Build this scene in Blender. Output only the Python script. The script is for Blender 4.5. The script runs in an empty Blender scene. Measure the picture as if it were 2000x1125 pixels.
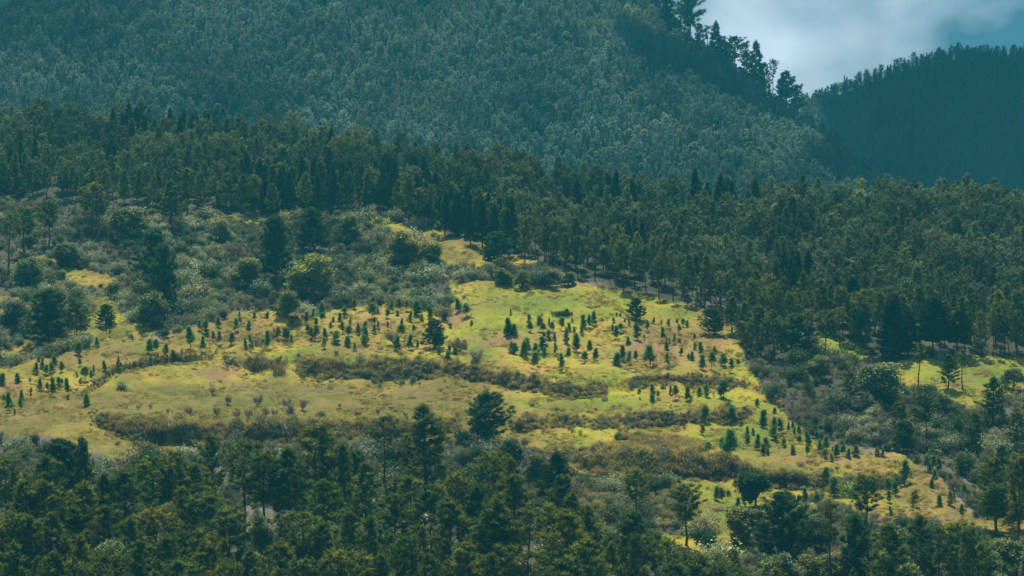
import bpy, math, random
import numpy as np
from mathutils import Vector, Matrix

# ------------------------------------------------------------------ camera, light, sky
S = bpy.context.scene
COL = S.collection
FOC = 100.0 / 36.0 * 2000.0            # focal length in photograph pixels (photo is 2000 wide)
CX, CY = 1000.0, 562.5
cam_d = bpy.data.cameras.new('camera'); cam = bpy.data.objects.new('camera', cam_d); COL.objects.link(cam)
cam_d.lens = 100.0; cam_d.sensor_width = 36.0; cam_d.clip_start = 1.0; cam_d.clip_end = 12000.0
cam.location = (0, 0, 0); cam.rotation_euler = (math.radians(90), 0, 0)
S.camera = cam

SUN_EL, SUN_AZ = math.radians(60), math.radians(-8)      # azimuth from +Y towards +X: behind the hills
sd = bpy.data.lights.new('sun', 'SUN'); so = bpy.data.objects.new('sun', sd); COL.objects.link(so)
sd.energy = 5.0; sd.angle = math.radians(0.5); sd.color = (1.0, 0.94, 0.80)
sdir = Vector((math.sin(SUN_AZ) * math.cos(SUN_EL), math.cos(SUN_AZ) * math.cos(SUN_EL), math.sin(SUN_EL)))
so.rotation_euler = sdir.to_track_quat('Z', 'Y').to_euler()

W = bpy.data.worlds.new('World'); S.world = W; W.use_nodes = True
nt = W.node_tree; nt.nodes.clear()
def N(tree, typ, **kw):
    n = tree.nodes.new(typ)
    for k, v in kw.items(): setattr(n, k, v)
    return n
sky = N(nt, 'ShaderNodeTexSky', sky_type='NISHITA', sun_disc=False)
sky.sun_elevation = SUN_EL; sky.sun_rotation = SUN_AZ; sky.altitude = 1200; sky.air_density = 1.0; sky.dust_density = 0.6; sky.ozone_density = 2.0
tint = N(nt, 'ShaderNodeMix', data_type='RGBA', blend_type='MULTIPLY'); tint.inputs[0].default_value = 1.0
tint.inputs[7].default_value = (0.25, 0.53, 0.65, 1)
nt.links.new(sky.outputs[0], tint.inputs[6])
tc = N(nt, 'ShaderNodeTexCoord'); mp = N(nt, 'ShaderNodeMapping'); mp.inputs['Scale'].default_value = (1, 1, 1.7); mp.inputs['Location'].default_value = (0.34, 0, 0.02)
nt.links.new(tc.outputs['Generated'], mp.inputs['Vector'])
cn = N(nt, 'ShaderNodeTexNoise'); cn.inputs['Scale'].default_value = 13; cn.inputs['Detail'].default_value = 4; cn.inputs['Roughness'].default_value = 0.5
nt.links.new(mp.outputs[0], cn.inputs['Vector'])
cr = N(nt, 'ShaderNodeValToRGB'); cr.color_ramp.elements[0].position = 0.36; cr.color_ramp.elements[1].position = 0.74
vd = N(nt, 'ShaderNodeVectorMath', operation='DISTANCE'); vd.inputs[1].default_value = (0.085, 0.992, 0.085); nt.links.new(tc.outputs['Generated'], vd.inputs[0])
mr = N(nt, 'ShaderNodeMapRange'); mr.inputs['From Min'].default_value = 0.01; mr.inputs['From Max'].default_value = 0.07; mr.inputs['To Min'].default_value = 0.13; mr.inputs['To Max'].default_value = -0.20
nt.links.new(vd.outputs['Value'], mr.inputs['Value'])
ad = N(nt, 'ShaderNodeMath', operation='ADD'); nt.links.new(cn.outputs[0], ad.inputs[0]); nt.links.new(mr.outputs[0], ad.inputs[1]); mr2 = N(nt, 'ShaderNodeMapRange'); mr2.inputs['From Min'].default_value = 0.25; mr2.inputs['From Max'].default_value = 0.8; mr2.inputs['To Min'].default_value = 0.0; mr2.inputs['To Max'].default_value = 0.11
nt.links.new(vd.outputs['Value'], mr2.inputs['Value']); ad2 = N(nt, 'ShaderNodeMath', operation='ADD'); nt.links.new(ad.outputs[0], ad2.inputs[0]); nt.links.new(mr2.outputs[0], ad2.inputs[1]); nt.links.new(ad2.outputs[0], cr.inputs[0])  # extra cloud cover away from the view, added to lift the ambient light
cm = N(nt, 'ShaderNodeMix', data_type='RGBA'); cm.inputs[7].default_value = (12.8, 15.0, 17.4, 1)
nt.links.new(cr.outputs[0], cm.inputs[0]); nt.links.new(tint.outputs[2], cm.inputs[6])
bg = N(nt, 'ShaderNodeBackground'); bg.inputs['Strength'].default_value = 0.06
wo = N(nt, 'ShaderNodeOutputWorld')
nt.links.new(cm.outputs[2], bg.inputs[0]); nt.links.new(bg.outputs[0], wo.inputs[0])

S.view_settings.view_transform = 'Standard'; S.view_settings.look = 'None'
S.view_settings.exposure = 0.42; S.view_settings.gamma = 1.0; S.view_settings.use_curve_mapping = False
S.render.engine = 'CYCLES'
c = S.cycles
c.max_bounces = 5; c.diffuse_bounces = 2; c.glossy_bounces = 1; c.transmission_bounces = 3; c.volume_bounces = 0; c.transparent_max_bounces = 4
c.use_denoising = True
try: c.denoiser = 'OPENIMAGEDENOISE'; c.denoising_prefilter = 'ACCURATE'
except Exception: pass
c.use_fast_gi = False; c.caustics_reflective = False; c.caustics_refractive = False

# ------------------------------------------------------------------ helpers
rng = np.random.default_rng(11)
def P(px, py, d):
    "world point at depth d along the sight line through photograph pixel (px, py)"
    px, py, d = np.broadcast_arrays(np.asarray(px, float), np.asarray(py, float), np.asarray(d, float))
    return np.stack([(px - CX) / FOC * d, d, (CY - py) / FOC * d], -1)
def lerpline(pts):
    xs = [p[0] for p in pts]; ys = [p[1] for p in pts]
    return lambda x: np.interp(x, xs, ys)
def sstep(x): x = np.clip(x, 0, 1); return x * x * (3 - 2 * x)
def inpoly(px, py, poly):
    px = np.asarray(px, float); py = np.asarray(py, float); r = np.zeros(np.broadcast(px, py).shape, bool); n = len(poly)
    for i in range(n):
        (x0, y0), (x1, y1) = poly[i], poly[(i + 1) % n]
        if y0 == y1: continue
        cond = ((y0 > py) != (y1 > py)) & (px < (x1 - x0) * (py - y0) / (y1 - y0) + x0)
        r ^= cond
    return r
def vnoise(x, y, seed=0):
    "smooth value noise in -1..1"
    x = np.asarray(x, float); y = np.asarray(y, float)
    xi = np.floor(x).astype(np.int64); yi = np.floor(y).astype(np.int64); fx = x - xi; fy = y - yi
    def h(a, b):
        v = (a * 374761393 + b * 668265263 + seed * 974711) & 0xffffffff
        v = ((v ^ (v >> 13)) * 1274126177) & 0xffffffff
        return ((v ^ (v >> 16)) & 0xffff) / 32767.5 - 1
    u = fx * fx * (3 - 2 * fx); w = fy * fy * (3 - 2 * fy)
    return (h(xi, yi) * (1 - u) + h(xi + 1, yi) * u) * (1 - w) + (h(xi, yi + 1) * (1 - u) + h(xi + 1, yi + 1) * u) * w
def fbm(x, y, seed=0, o=4): return sum(vnoise(x * 2 ** i, y * 2 ** i, seed + i) * 0.5 ** i for i in range(o))

def mesh(name, v, f, mats, mi=None, tone=None, smooth=False):
    m = bpy.data.meshes.new(name); v = np.asarray(v, np.float32); f = np.asarray(f, np.int32); k = f.shape[1]
    m.vertices.add(len(v)); m.vertices.foreach_set('co', v.ravel())
    m.loops.add(f.size); m.loops.foreach_set('vertex_index', f.ravel())
    m.polygons.add(len(f)); m.polygons.foreach_set('loop_start', np.arange(0, f.size, k, dtype=np.int32))
    for mt in (mats if isinstance(mats, (list, tuple)) else [mats]): m.materials.append(mt)
    if mi is not None: m.polygons.foreach_set('material_index', np.asarray(mi, np.int32))
    if tone is not None:
        a = m.attributes.new('tone', 'FLOAT', 'FACE'); a.data.foreach_set('value', np.asarray(tone, np.float32))
    m.polygons.foreach_set('use_smooth', np.full(len(f), smooth, bool))
    m.update(calc_edges=True); m.validate()
    return m
def add(name, data, parent=None, loc=None, **props):
    o = bpy.data.objects.new(name, data); COL.objects.link(o)
    if parent is not None: o.parent = parent
    if loc is not None: o.location = loc
    for k, v in props.items(): o[k] = v
    return o

# ------------------------------------------------------------------ materials
def mat(name):
    m = bpy.data.materials.new(name); m.use_nodes = True; t = m.node_tree
    for n in list(t.nodes):
        if n.type != 'OUTPUT_MATERIAL': t.nodes.remove(n)
    return m, t, [n for n in t.nodes if n.type == 'OUTPUT_MATERIAL'][0]
def ramp(t, fac, stops):
    r = N(t, 'ShaderNodeValToRGB'); e = r.color_ramp.elements
    while len(e) < len(stops): e.new(0.5)
    for el, (p, cc) in zip(e, stops): el.position = p; el.color = (*cc, 1)
    t.links.new(fac, r.inputs[0]); return r.outputs[0]
def mixc(t, fac, a, b, mode='MIX'):
    n = N(t, 'ShaderNodeMix', data_type='RGBA', blend_type=mode)
    for sock, val in ((n.inputs[0], fac), (n.inputs[6], a), (n.inputs[7], b)):
        if hasattr(val, 'is_linked'): t.links.new(val, sock)
        elif isinstance(val, (int, float)): sock.default_value = val
        else: sock.default_value = (*val, 1)
    return n.outputs[2]
def foliage(name, stops, rnd, trans=0.45, tr_col=(1.9, 1.85, 0.95), grove=False):
    "leaf / needle material: colour varies by clump (tone) and by plant (random)"
    m, t, out = mat(name)
    at = N(t, 'ShaderNodeAttribute', attribute_name='tone'); oi = N(t, 'ShaderNodeObjectInfo')
    col = ramp(t, at.outputs['Fac'], stops)
    var = ramp(t, oi.outputs['Random'], rnd)
    col = mixc(t, 1.0, col, var, 'MULTIPLY'); col = mixc(t, 1.0, col, oi.outputs['Color'], 'MULTIPLY')
    if grove:       # colour of each tree's own stand; on the mountain also painted haze
        gt = N(t, 'ShaderNodeAttribute', attribute_name='grove', attribute_type='INSTANCER'); col = mixc(t, 1.0, col, gt.outputs['Color'], 'MULTIPLY')
    d = N(t, 'ShaderNodeBsdfDiffuse'); d.inputs['Roughness'].default_value = 0.6; t.links.new(col, d.inputs['Color'])
    tr = N(t, 'ShaderNodeBsdfTranslucent'); t.links.new(mixc(t, 1.0, col, tr_col, 'MULTIPLY'), tr.inputs['Color'])
    mx = N(t, 'ShaderNodeMixShader'); mx.inputs[0].default_value = trans
    t.links.new(d.outputs[0], mx.inputs[1]); t.links.new(tr.outputs[0], mx.inputs[2]); t.links.new(mx.outputs[0], out.inputs[0])
    return m
def plain(name, stops, scale, rough=0.9, bump=0.0, detail=5):
    m, t, out = mat(name); tcn = N(t, 'ShaderNodeTexCoord'); n = N(t, 'ShaderNodeTexNoise')
    n.inputs['Scale'].default_value = scale; n.inputs['Detail'].default_value = detail; t.links.new(tcn.outputs['Object'], n.inputs['Vector'])
    b = N(t, 'ShaderNodeBsdfPrincipled'); b.inputs['Roughness'].default_value = rough
    t.links.new(ramp(t, n.outputs[0], stops), b.inputs['Base Color'])
    if bump:
        bp = N(t, 'ShaderNodeBump'); bp.inputs['Strength'].default_value = bump; bp.inputs['Distance'].default_value = 0.1
        t.links.new(n.outputs[0], bp.inputs['Height']); t.links.new(bp.outputs[0], b.inputs['Normal'])
    t.links.new(b.outputs[0], out.inputs[0]); return m

RND = [(0, (0.72, 0.80, 0.85)), (0.35, (0.95, 1.0, 0.9)), (0.62, (1.1, 1.05, 0.9)), (0.82, (1.2, 1.12, 0.9)), (0.95, (1.2, 1.12, 0.95)), (1, (1.15, 1.2, 0.88))]
M_pine = foliage('pine_needles', [(0, (0.046, 0.070, 0.028)), (0.6, (0.096, 0.122, 0.040)), (1, (0.170, 0.195, 0.066))], RND)
M_dark = foliage('dark_needles', [(0, (0.020, 0.042, 0.028)), (1, (0.060, 0.085, 0.042))], [(0, (0.8, 0.85, 0.9)), (1, (1.2, 1.15, 1.0))], 0.2)
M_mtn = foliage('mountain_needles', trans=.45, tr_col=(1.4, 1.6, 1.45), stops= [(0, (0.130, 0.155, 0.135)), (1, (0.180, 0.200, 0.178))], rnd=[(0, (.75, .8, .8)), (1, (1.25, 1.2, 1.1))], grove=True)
M_wood = foliage('wood_needles', trans=.45, tr_col=(1.45, 1.65, 1.25), stops= [(0, (0.062, 0.088, 0.046)), (0.55, (0.108, 0.130, 0.068)), (1, (0.190, 0.195, 0.108))], rnd=[(0, (.75, .8, .8)), (1, (1.25, 1.2, 1.1))], grove=True)
M_woodleaf = foliage('wood_leaves', [(0, (0.10, 0.12, 0.07)), (1, (0.26, 0.27, 0.17))], [(0, (.8, .8, .8)), (1, (1.2, 1.2, 1.1))], .45, (1.35, 1.5, 1.25), grove=True)
M_sap = foliage('sapling_needles', [(0, (0.085, 0.160, 0.075)), (1, (0.190, 0.280, 0.120))], [(0, (0.8, 0.9, 0.9)), (0.9, (1.1, 1.05, 0.95)), (1, (1.5, 1.1, 0.9))], 0.5, (1.5, 1.6, .9))
M_dense = foliage('dense_needles', [(0, (0.040, 0.078, 0.044)), (1, (0.115, 0.155, 0.075))], [(0, (0.85, 0.9, 0.9)), (1, (1.15, 1.1, 1.0))], 0.4, (1.5, 1.6, .95))
M_leaf = foliage('broad_leaves', [(0, (0.100, 0.125, 0.075)), (0.6, (0.175, 0.195, 0.110)), (1, (0.300, 0.300, 0.180))], [(0, (0.75, 0.85, 0.88)), (0.6, (1, 1, 1)), (1, (1.2, 1.15, .95))], .5, (1.6, 1.6, 1.0))
M_scrub = foliage('scrub_leaves', [(0, (0.120, 0.140, 0.098)), (0.6, (0.250, 0.260, 0.200)), (1, (0.540, 0.500, 0.450))], [(0, (0.38, 0.55, 0.52)), (0.35, (0.62, 0.78, 0.66)), (0.6, (0.85, 0.92, 0.80)), (0.76, (1.05, 1.05, 0.66)), (0.9, (1.15, 1.08, 1.02)), (1, (1.35, 1.2, 1.15))], .45, (1.45, 1.55, 1.2))
M_thicket = foliage('thicket_leaves', [(0, (0.105, 0.125, 0.075)), (0.6, (0.225, 0.230, 0.150)), (1, (0.390, 0.365, 0.285))], [(0, (.6, .7, .68)), (.5, (.85, .92, .82)), (1, (1.1, 1.05, .95))], .45, (1.45, 1.55, 1.2), grove=True)
M_twig = foliage('dry_twigs', [(0, (0.150, 0.125, 0.110)), (1, (0.42, 0.36, 0.31))], [(0, (0.75, 0.75, 0.78)), (1, (1.2, 1.15, 1.1))], 0.15)
M_cane = foliage('cane_grass', [(0, (0.230, 0.190, 0.170)), (0.5, (0.240, 0.185, 0.145)), (0.8, (0.270, 0.225, 0.115)), (1, (0.400, 0.370, 0.090))], [(0, (0.40, 0.42, 0.55)), (0.3, (0.75, 0.70, 0.78)), (0.6, (1.05, 0.95, 0.95)), (0.85, (0.95, 1.1, 0.8)), (1, (1.3, 1.3, 1.0))], 0.55)
M_grass = foliage('pasture_grass', [(0, (0.150, 0.210, 0.025)), (0.5, (0.28, 0.29, 0.040)), (1, (0.40, 0.32, 0.09))], [(0, (0.75, 0.85, 0.8)), (1, (1.15, 1.05, 1.0))], 0.35)
M_bark = plain('bark', [(0.3, (0.028, 0.023, 0.020)), (0.7, (0.070, 0.055, 0.046))], 3.0)
M_stone = plain('stone', [(0.3, (0.30, 0.27, 0.25)), (0.7, (0.55, 0.52, 0.50))], 2.5, bump=0.4)
M_white = plain('white_stone', [(0.3, (0.72, 0.70, 0.66)), (0.7, (0.86, 0.85, 0.82))], 2.5, bump=0.2)
M_block = plain('concrete_block', [(0.3, (0.10, 0.105, 0.11)), (0.7, (0.18, 0.185, 0.19))], 1.2, bump=0.2)
M_tin = plain('corrugated_tin', [(0.35, (0.30, 0.30, 0.32)), (0.6, (0.72, 0.73, 0.75))], 4.0, 0.5)

# ------------------------------------------------------------------ the lie of the land
CREST = lerpline([(-600, 800), (0, 722), (110, 690), (200, 672), (330, 655), (450, 611), (540, 605), (600, 622), (660, 600), (760, 590), (840, 605), (900, 640), (960, 660)])
SKYL = lerpline([(-600, 190), (0, 198), (200, 202), (400, 218), (560, 228), (740, 262), (1000, 302), (1200, 342), (1400, 358), (1700, 358), (1850, 350), (2000, 368), (2600, 380)])
EDGE = lerpline([(-600, 390), (0, 392), (100, 400), (200, 412), (430, 425), (560, 432), (740, 420), (860, 462), (950, 492), (1050, 525), (1150, 555), (1360, 603), (1430, 640), (1500, 668), (1600, 652), (1690, 690), (1850, 702), (2000, 710), (2600, 730)])
RIDGE = lambda px: SKYL(px) + 58
BANKS = [   # terrace banks: (px, py of the foot, height in px)
    [(440, 714, 22), (480, 722, 28), (520, 722, 28), (560, 714, 16)],
    [(585, 728, 34), (640, 738, 40), (720, 742, 42), (800, 742, 48), (855, 745, 48)],
    [(860, 724, 30), (900, 738, 35), (960, 752, 35), (1030, 770, 38), (1100, 775, 35), (1170, 772, 30), (1250, 762, 30), (1330, 755, 28), (1400, 755, 28)],
    [(1415, 752, 22), (1480, 770, 24), (1530, 800, 22)],
    [(180, 828, 24), (230, 845, 42), (300, 868, 56), (400, 872, 56), (500, 868, 50), (600, 862, 48), (700, 862, 46), (780, 858, 40), (900, 842, 26)],
    [(1000, 838, 32), (1060, 838, 30), (1130, 838, 30), (1180, 840, 35), (1250, 836, 35), (1350, 830, 30), (1440, 822, 25), (1475, 812, 18)],
    [(1110, 905, 40), (1160, 920, 52), (1230, 936, 62), (1290, 940, 66), (1370, 940, 62), (1430, 936, 40), (1500, 950, 34), (1560, 956, 38), (1640, 960, 34), (1700, 955, 30), (1768, 945, 24)],
    [(150, 790, 24), (180, 765, 24), (220, 735, 24), (250, 722, 20), (310, 710, 20), (380, 703, 18), (420, 698, 16)],
    [(440, 700, 16), (470, 692, 18), (520, 670, 20), (560, 648, 20), (596, 624, 16)],
]
_py = np.array([120, 200, 250, 300, 400, 500, 550, 600, 700, 800, 900, 1000, 1125, 1300, 1500, 1700])
_dd = np.array([1560, 1410, 1345, 1290, 1180, 1085, 1035, 990, 920, 850, 782, 722, 652, 590, 545, 520])
def D(px, py):
    "depth of the near hillside seen at photograph pixel (px, py)"
    px, py = np.broadcast_arrays(np.asarray(px, float), np.asarray(py, float))
    d = np.interp(py, _py, _dd) + (px - 1000) * 0.012
    w = 1 - sstep((px - 800) / 160)
    d = d + 34 * w * sstep((CREST(px) - py) / 10) * (1 - 0.6 * sstep((CREST(px) - py) / 260))
    for b in BANKS:
        xs = [q[0] for q in b]; foot = np.interp(px, xs, [q[1] for q in b]); h = np.interp(px, xs, [q[2] for q in b])
        fade = sstep((px - xs[0] + 12) / 24) * sstep((xs[-1] + 12 - px) / 24)
        s = (py - (foot - h * 0.8)) / (h * 0.8)
        A = h * 0.20 * fade
        off = np.where(s < 0, -np.clip(1 + (py - (foot - h * 0.8)) / 60, 0, 1), np.where(s > 1, np.clip(1 - (py - foot) / 60, 0, 1), -1 + 2 * s))
        d = d + A * off
    d = d + 3.0 * fbm(px / 170.0, py / 60.0, 5, 2) * sstep((1200 - py) / 200)
    return d
def G(px, py): return P(px, py, D(px, py))
PXM = lambda px, py: FOC / D(px, py)

FIELDS = [
    [(-300, 790), (0, 722), (200, 673), (330, 657), (450, 612), (540, 606), (600, 624), (660, 602), (760, 592), (830, 603), (880, 640), (880, 545), (960, 552), (1060, 562), (1140, 554), (1250, 575), (1360, 598), (1440, 640), (1452, 700), (1510, 790), (1600, 868), (1750, 888), (1830, 930), (1905, 1010), (1880, 1035), (1690, 1012), (1640, 985), (1560, 985), (1500, 1045), (1400, 1062), (1345, 1015), (1330, 955), (1130, 930), (1060, 880), (900, 860), (760, 872), (600, 868), (380, 880), (230, 900), (80, 850), (-300, 880)],
    [(832, 440), (880, 458), (960, 486), (1052, 516), (1040, 526), (960, 521), (925, 532), (860, 520), (826, 480)],
    [(1720, 712), (1800, 700), (1890, 694), (2300, 712), (2300, 775), (1960, 775), (1890, 800), (1840, 770), (1720, 745)],
    [(1585, 645), (1690, 682), (1700, 700), (1640, 700), (1590, 688)],
    [(1890, 1010), (2200, 1000), (2200, 1060), (1920, 1045)],
    [(1290, 1040), (1480, 1075), (1400, 1100), (1300, 1085)],
]
OPEN = [  # small clearings in the scrub
    [(115, 522), (170, 530), (232, 545), (226, 568), (140, 552)], [(0, 575), (45, 585), (60, 605), (0, 612)], [(430, 424), (560, 428), (555, 438), (440, 436)], [(640, 425), (760, 425), (850, 470), (830, 478), (740, 440)], [(165, 572), (225, 580), (262, 640), (175, 655)],
    [(50, 690), (120, 655), (180, 632), (300, 640), (340, 652), (200, 672)], [(0, 690), (60, 665), (70, 690), (0, 715)], [(70, 500), (120, 505), (100, 520), (70, 512)], [(820, 488), (930, 500), (920, 520), (850, 510)]]
DRY = [(510, 985, 34, 22), (500, 1050, 40, 30), (700, 978, 40, 10), (830, 1010, 26, 34), (120, 1065, 40, 26), (590, 1060, 40, 16), (330, 1080, 40, 14), (980, 1090, 60, 16), (640, 905, 40, 8), (1010, 880, 30, 20), (330, 880, 120, 10), (450, 645, 100, 32), (150, 700, 110, 26), (60, 800, 90, 40), (330, 660, 50, 14), (720, 640, 90, 26), (1290, 680, 110, 40), (1390, 650, 50, 40), (1850, 985, 110, 50), (500, 760, 120, 14), (760, 790, 160, 16), (1600, 900, 130, 14), (960, 720, 30, 20), (120, 690, 60, 16), (240, 690, 40, 10), (500, 640, 50, 20), (640, 655, 60, 18), (690, 680, 60, 14), (980, 670, 60, 18), (1070, 655, 40, 14), (1290, 650, 90, 26), (1380, 700, 50, 30), (420, 735, 60, 16), (600, 760, 70, 18), (850, 770, 80, 22), (700, 730, 60, 12), (1820, 960, 80, 40), (1850, 1000, 60, 20), (1660, 890, 90, 16), (230, 790, 60, 20), (1120, 556, 50, 5), (30, 760, 60, 25), (890, 620, 25, 22), (900, 470, 50, 10)]
LUSH = [(1930, 735, 150, 40), (1650, 690, 60, 30), (1060, 590, 180, 22), (1480, 850, 70, 50), (940, 690, 40, 60), (660, 700, 200, 9), (480, 780, 160, 26), (1150, 790, 160, 14), (1420, 1000, 90, 40), (1030, 600, 120, 20), (950, 660, 30, 30), (940, 700, 40, 20), (1220, 690, 60, 8), (1330, 610, 60, 12), (560, 770, 120, 18), (380, 770, 80, 18), (1460, 860, 50, 40), (1100, 800, 60, 12), (1400, 1000, 60, 30), (260, 685, 40, 12), (640, 690, 80, 6), (1780, 925, 25, 15), (1960, 740, 60, 20), (120, 780, 50, 8), (880, 740, 30, 20), (700, 820, 250, 8)]
def patch(px, py, L):
    r = np.zeros(np.broadcast(px, py).shape)
    for (x, y, a, b) in L: r = np.maximum(r, np.exp(-((px - x) / a) ** 2 - ((py - y) / b) ** 2))
    return r
def fieldness(px, py, jit=5.0):
    jx = px + jit * fbm(px / 14., py / 9., 21, 3); jy = py + jit * 0.6 * fbm(px / 14., py / 9., 31, 3)
    r = np.zeros(jx.shape)
    for q in FIELDS + OPEN: r = np.maximum(r, inpoly(jx, jy, q))
    return r

def grid(name, rows, mats, props, cols=None):
    "rows: (R, C, 3) points -> one sheet"
    R, C = rows.shape[:2]; i = np.arange(R - 1)[:, None] * C + np.arange(C - 1)[None]
    f = np.stack([i, i + 1, i + C + 1, i + C], -1).reshape(-1, 4)
    m = mesh(name, rows.reshape(-1, 3), f, mats, smooth=True)
    if cols is not None:
        a = m.color_attributes.new('zone', 'FLOAT_COLOR', 'POINT'); a.data.foreach_set('color', np.asarray(cols, np.float32).ravel())
    return add(name, m, **props)

def ground_material():
    m, t, out = mat('hillside_ground')
    at = N(t, 'ShaderNodeAttribute', attribute_name='zone'); sp = N(t, 'ShaderNodeSeparateColor'); t.links.new(at.outputs['Color'], sp.inputs[0])
    geo = N(t, 'ShaderNodeNewGeometry')
    def noise(s, d=4, r=0.55, stretch=(1, 1, 1)):
        mpn = N(t, 'ShaderNodeMapping'); mpn.inputs['Scale'].default_value = stretch; t.links.new(geo.outputs['Position'], mpn.inputs['Vector'])
        n = N(t, 'ShaderNodeTexNoise'); n.inputs['Scale'].default_value = s; n.inputs['Detail'].default_value = d; n.inputs['Roughness'].default_value = r
        t.links.new(mpn.outputs[0], n.inputs['Vector']); return n.outputs[0]
    n1 = noise(0.055, 5, 0.6); n2 = noise(0.9, 4, 0.7, (0.6, 0.25, 1)); n3 = noise(0.30, 5, 0.7, (.7, .5, 1.6))
    def ma(op, a, b):
        n = N(t, 'ShaderNodeMath', operation=op)
        for s_, v in ((n.inputs[0], a), (n.inputs[1], b)):
            if hasattr(v, 'is_linked'): t.links.new(v, s_)
            else: s_.default_value = v
        return n.outputs[0]
    green = ramp(t, n1, [(0.36, (0.205, 0.270, 0.016)), (0.46, (0.360, 0.350, 0.024)), (0.55, (0.450, 0.355, 0.040)), (0.65, (0.490, 0.290, 0.078))])
    lush = mixc(t, sp.outputs[2], green, (0.150, 0.240, 0.022))
    dryf = ma('MULTIPLY', sp.outputs[1], ramp_f(t, n3, 0.25, 0.55))
    lush = mixc(t, ramp_f(t, n2, 0.40, 0.28), lush, (0.40, 0.36, 0.070))
    field = mixc(t, dryf, lush, (0.310, 0.185, 0.085))
    field = mixc(t, ma('MULTIPLY', at.outputs['Alpha'], .85), field, mixc(t, ramp_f(t, n3, .3, .68), (0.075, 0.105, 0.016), (0.230, 0.165, 0.048)))
    spots = ma('MULTIPLY', ramp_f(t, n2, 0.52, 0.68), 0.8)
    field = mixc(t, spots, field, (0.120, 0.085, 0.045))
    floor = ramp(t, n3, [(0.35, (0.045, 0.048, 0.026)), (0.60, (0.080, 0.074, 0.045)), (0.78, (0.15, 0.12, 0.09))])
    floor = mixc(t, ma('MULTIPLY', sp.outputs[1], .8), floor, mixc(t, n2, (0.16, 0.13, 0.11), (0.50, 0.44, 0.40)))
    floor = mixc(t, ma('MULTIPLY', ramp_f(t, n2, 0.58, 0.72), 0.45), floor, (0.34, 0.30, 0.27))
    col = mixc(t, sp.outputs[0], floor, field)
    b = N(t, 'ShaderNodeBsdfPrincipled'); b.inputs['Roughness'].default_value = 1.0; b.inputs['Specular IOR Level'].default_value = 0.1
    t.links.new(col, b.inputs['Base Color'])
    bp = N(t, 'ShaderNodeBump'); bp.inputs['Strength'].default_value = 0.9; bp.inputs['Distance'].default_value = 0.35
    t.links.new(noise(1.3, 5, 0.7, (0.7, 0.4, 1)), bp.inputs['Height']); t.links.new(bp.outputs[0], b.inputs['Normal'])
    t.links.new(b.outputs[0], out.inputs[0]); return m
def ramp_f(t, fac, a, b):
    n = N(t, 'ShaderNodeMapRange'); n.inputs['From Min'].default_value = a; n.inputs['From Max'].default_value = b
    n.interpolation_type = 'SMOOTHSTEP'
    t.links.new(fac, n.inputs['Value']); return n.outputs[0]
M_ground = ground_material()
M_soil = plain('forest_soil', [(0.3, (0.040, 0.038, 0.022)), (0.7, (0.085, 0.072, 0.045))], 0.05)

# near hillside
gx = np.concatenate([np.arange(-500, 0, 20), np.arange(0, 2000, 4), np.arange(2000, 2501, 20)]).astype(float)
nrow = 330
u = np.linspace(0, 1, nrow)
PX = np.broadcast_to(gx[None], (nrow, len(gx)))
PY = 1600 + (RIDGE(gx)[None] - 1600) * (1 - (1 - u[:, None]) ** 1.25)
pts = G(PX, PY)
fld = fieldness(PX, PY)
dry = patch(PX, PY, DRY) + 0.25 * np.clip(fbm(PX / 90., PY / 30., 77, 3), 0, 1); lus = patch(PX, PY, LUSH)
pts[..., 2] += fld * 0.9 * fbm(pts[..., 0] / 8., pts[..., 1] / 12., 3, 4)
back = []
last = pts[-1]
for dy, dz in ((30, -2), (70, -12), (130, -38), (200, -75), (260, -110)):
    q = last.copy(); q[:, 1] += dy; q[:, 0] *= (last[:, 1] + dy) / last[:, 1]; q[:, 2] += dz; back.append(q)
rows = np.concatenate([pts, np.stack(back)], 0)
zc = np.zeros((*rows.shape[:2], 4)); zc[..., 3] = 1
zc[:nrow, :, 0] = fld; zc[:nrow, :, 1] = np.clip(dry, 0, 1); zc[:nrow, :, 2] = np.clip(lus, 0, 1); zc[..., 3] = 0; zc[:nrow, :, 3] = np.clip(sstep((PY - 735 + 0.05 * (PX - 500)) / 30) * (1 - sstep((PX - 950) / 120)) + .5 * sstep((PY - 770) / 40) * sstep((PX - 900) / 150) + .5 * fbm(PX / 60., PY / 22., 43, 3) + .7 * patch(PX, PY, [(200, 690, 260, 80), (450, 640, 130, 40), (200, 560, 260, 70), (900, 485, 140, 40)]), 0, 1)
grid('hillside', rows, M_ground, dict(kind='structure', label='terraced green hillside rising between the two pine woods', category='hillside'), zc)

# main mountain behind
SIL = [(1150, -220), (1260, -30), (1300, 40), (1330, 78), (1375, 112), (1430, 148), (1490, 190), (1530, 222), (1570, 250), (1640, 300), (1700, 345), (1760, 400), (1800, 440)]
sil_y = lerpline([(-900, -220)] + SIL + [(2600, 900)])
sil_x = lambda py: np.interp(py, [q[1] for q in SIL], [q[0] for q in SIL])
def DM(px, py):
    k = (CY - np.asarray(py, float)) / FOC; y = (52 - 0.62 * 1900) / (k - 0.62)
    e = np.clip(1 - (sil_x(py) - px) / 230, 0, 1)
    return y + 120 * e ** 2 + 22 * fbm(px / 210., py / 400., 8, 3)
mx = np.concatenate([np.arange(-700, 0, 60), np.arange(0, 1801, 12)]).astype(float)
v = np.linspace(0, 1, 60)[:, None]
MPX = np.broadcast_to(mx[None], (60, len(mx))); MPY = 470 + (np.minimum(sil_y(mx), 465)[None] - 470) * v
mp_ = P(MPX, MPY, DM(MPX, MPY)); last = mp_[-1]; back = []
for dy, dz in ((25, 0), (80, -30), (180, -100), (300, -190)):
    q = last.copy(); q[:, 0] *= (last[:, 1] + dy) / last[:, 1]; q[:, 1] += dy; q[:, 2] += dz; back.append(q)
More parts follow.
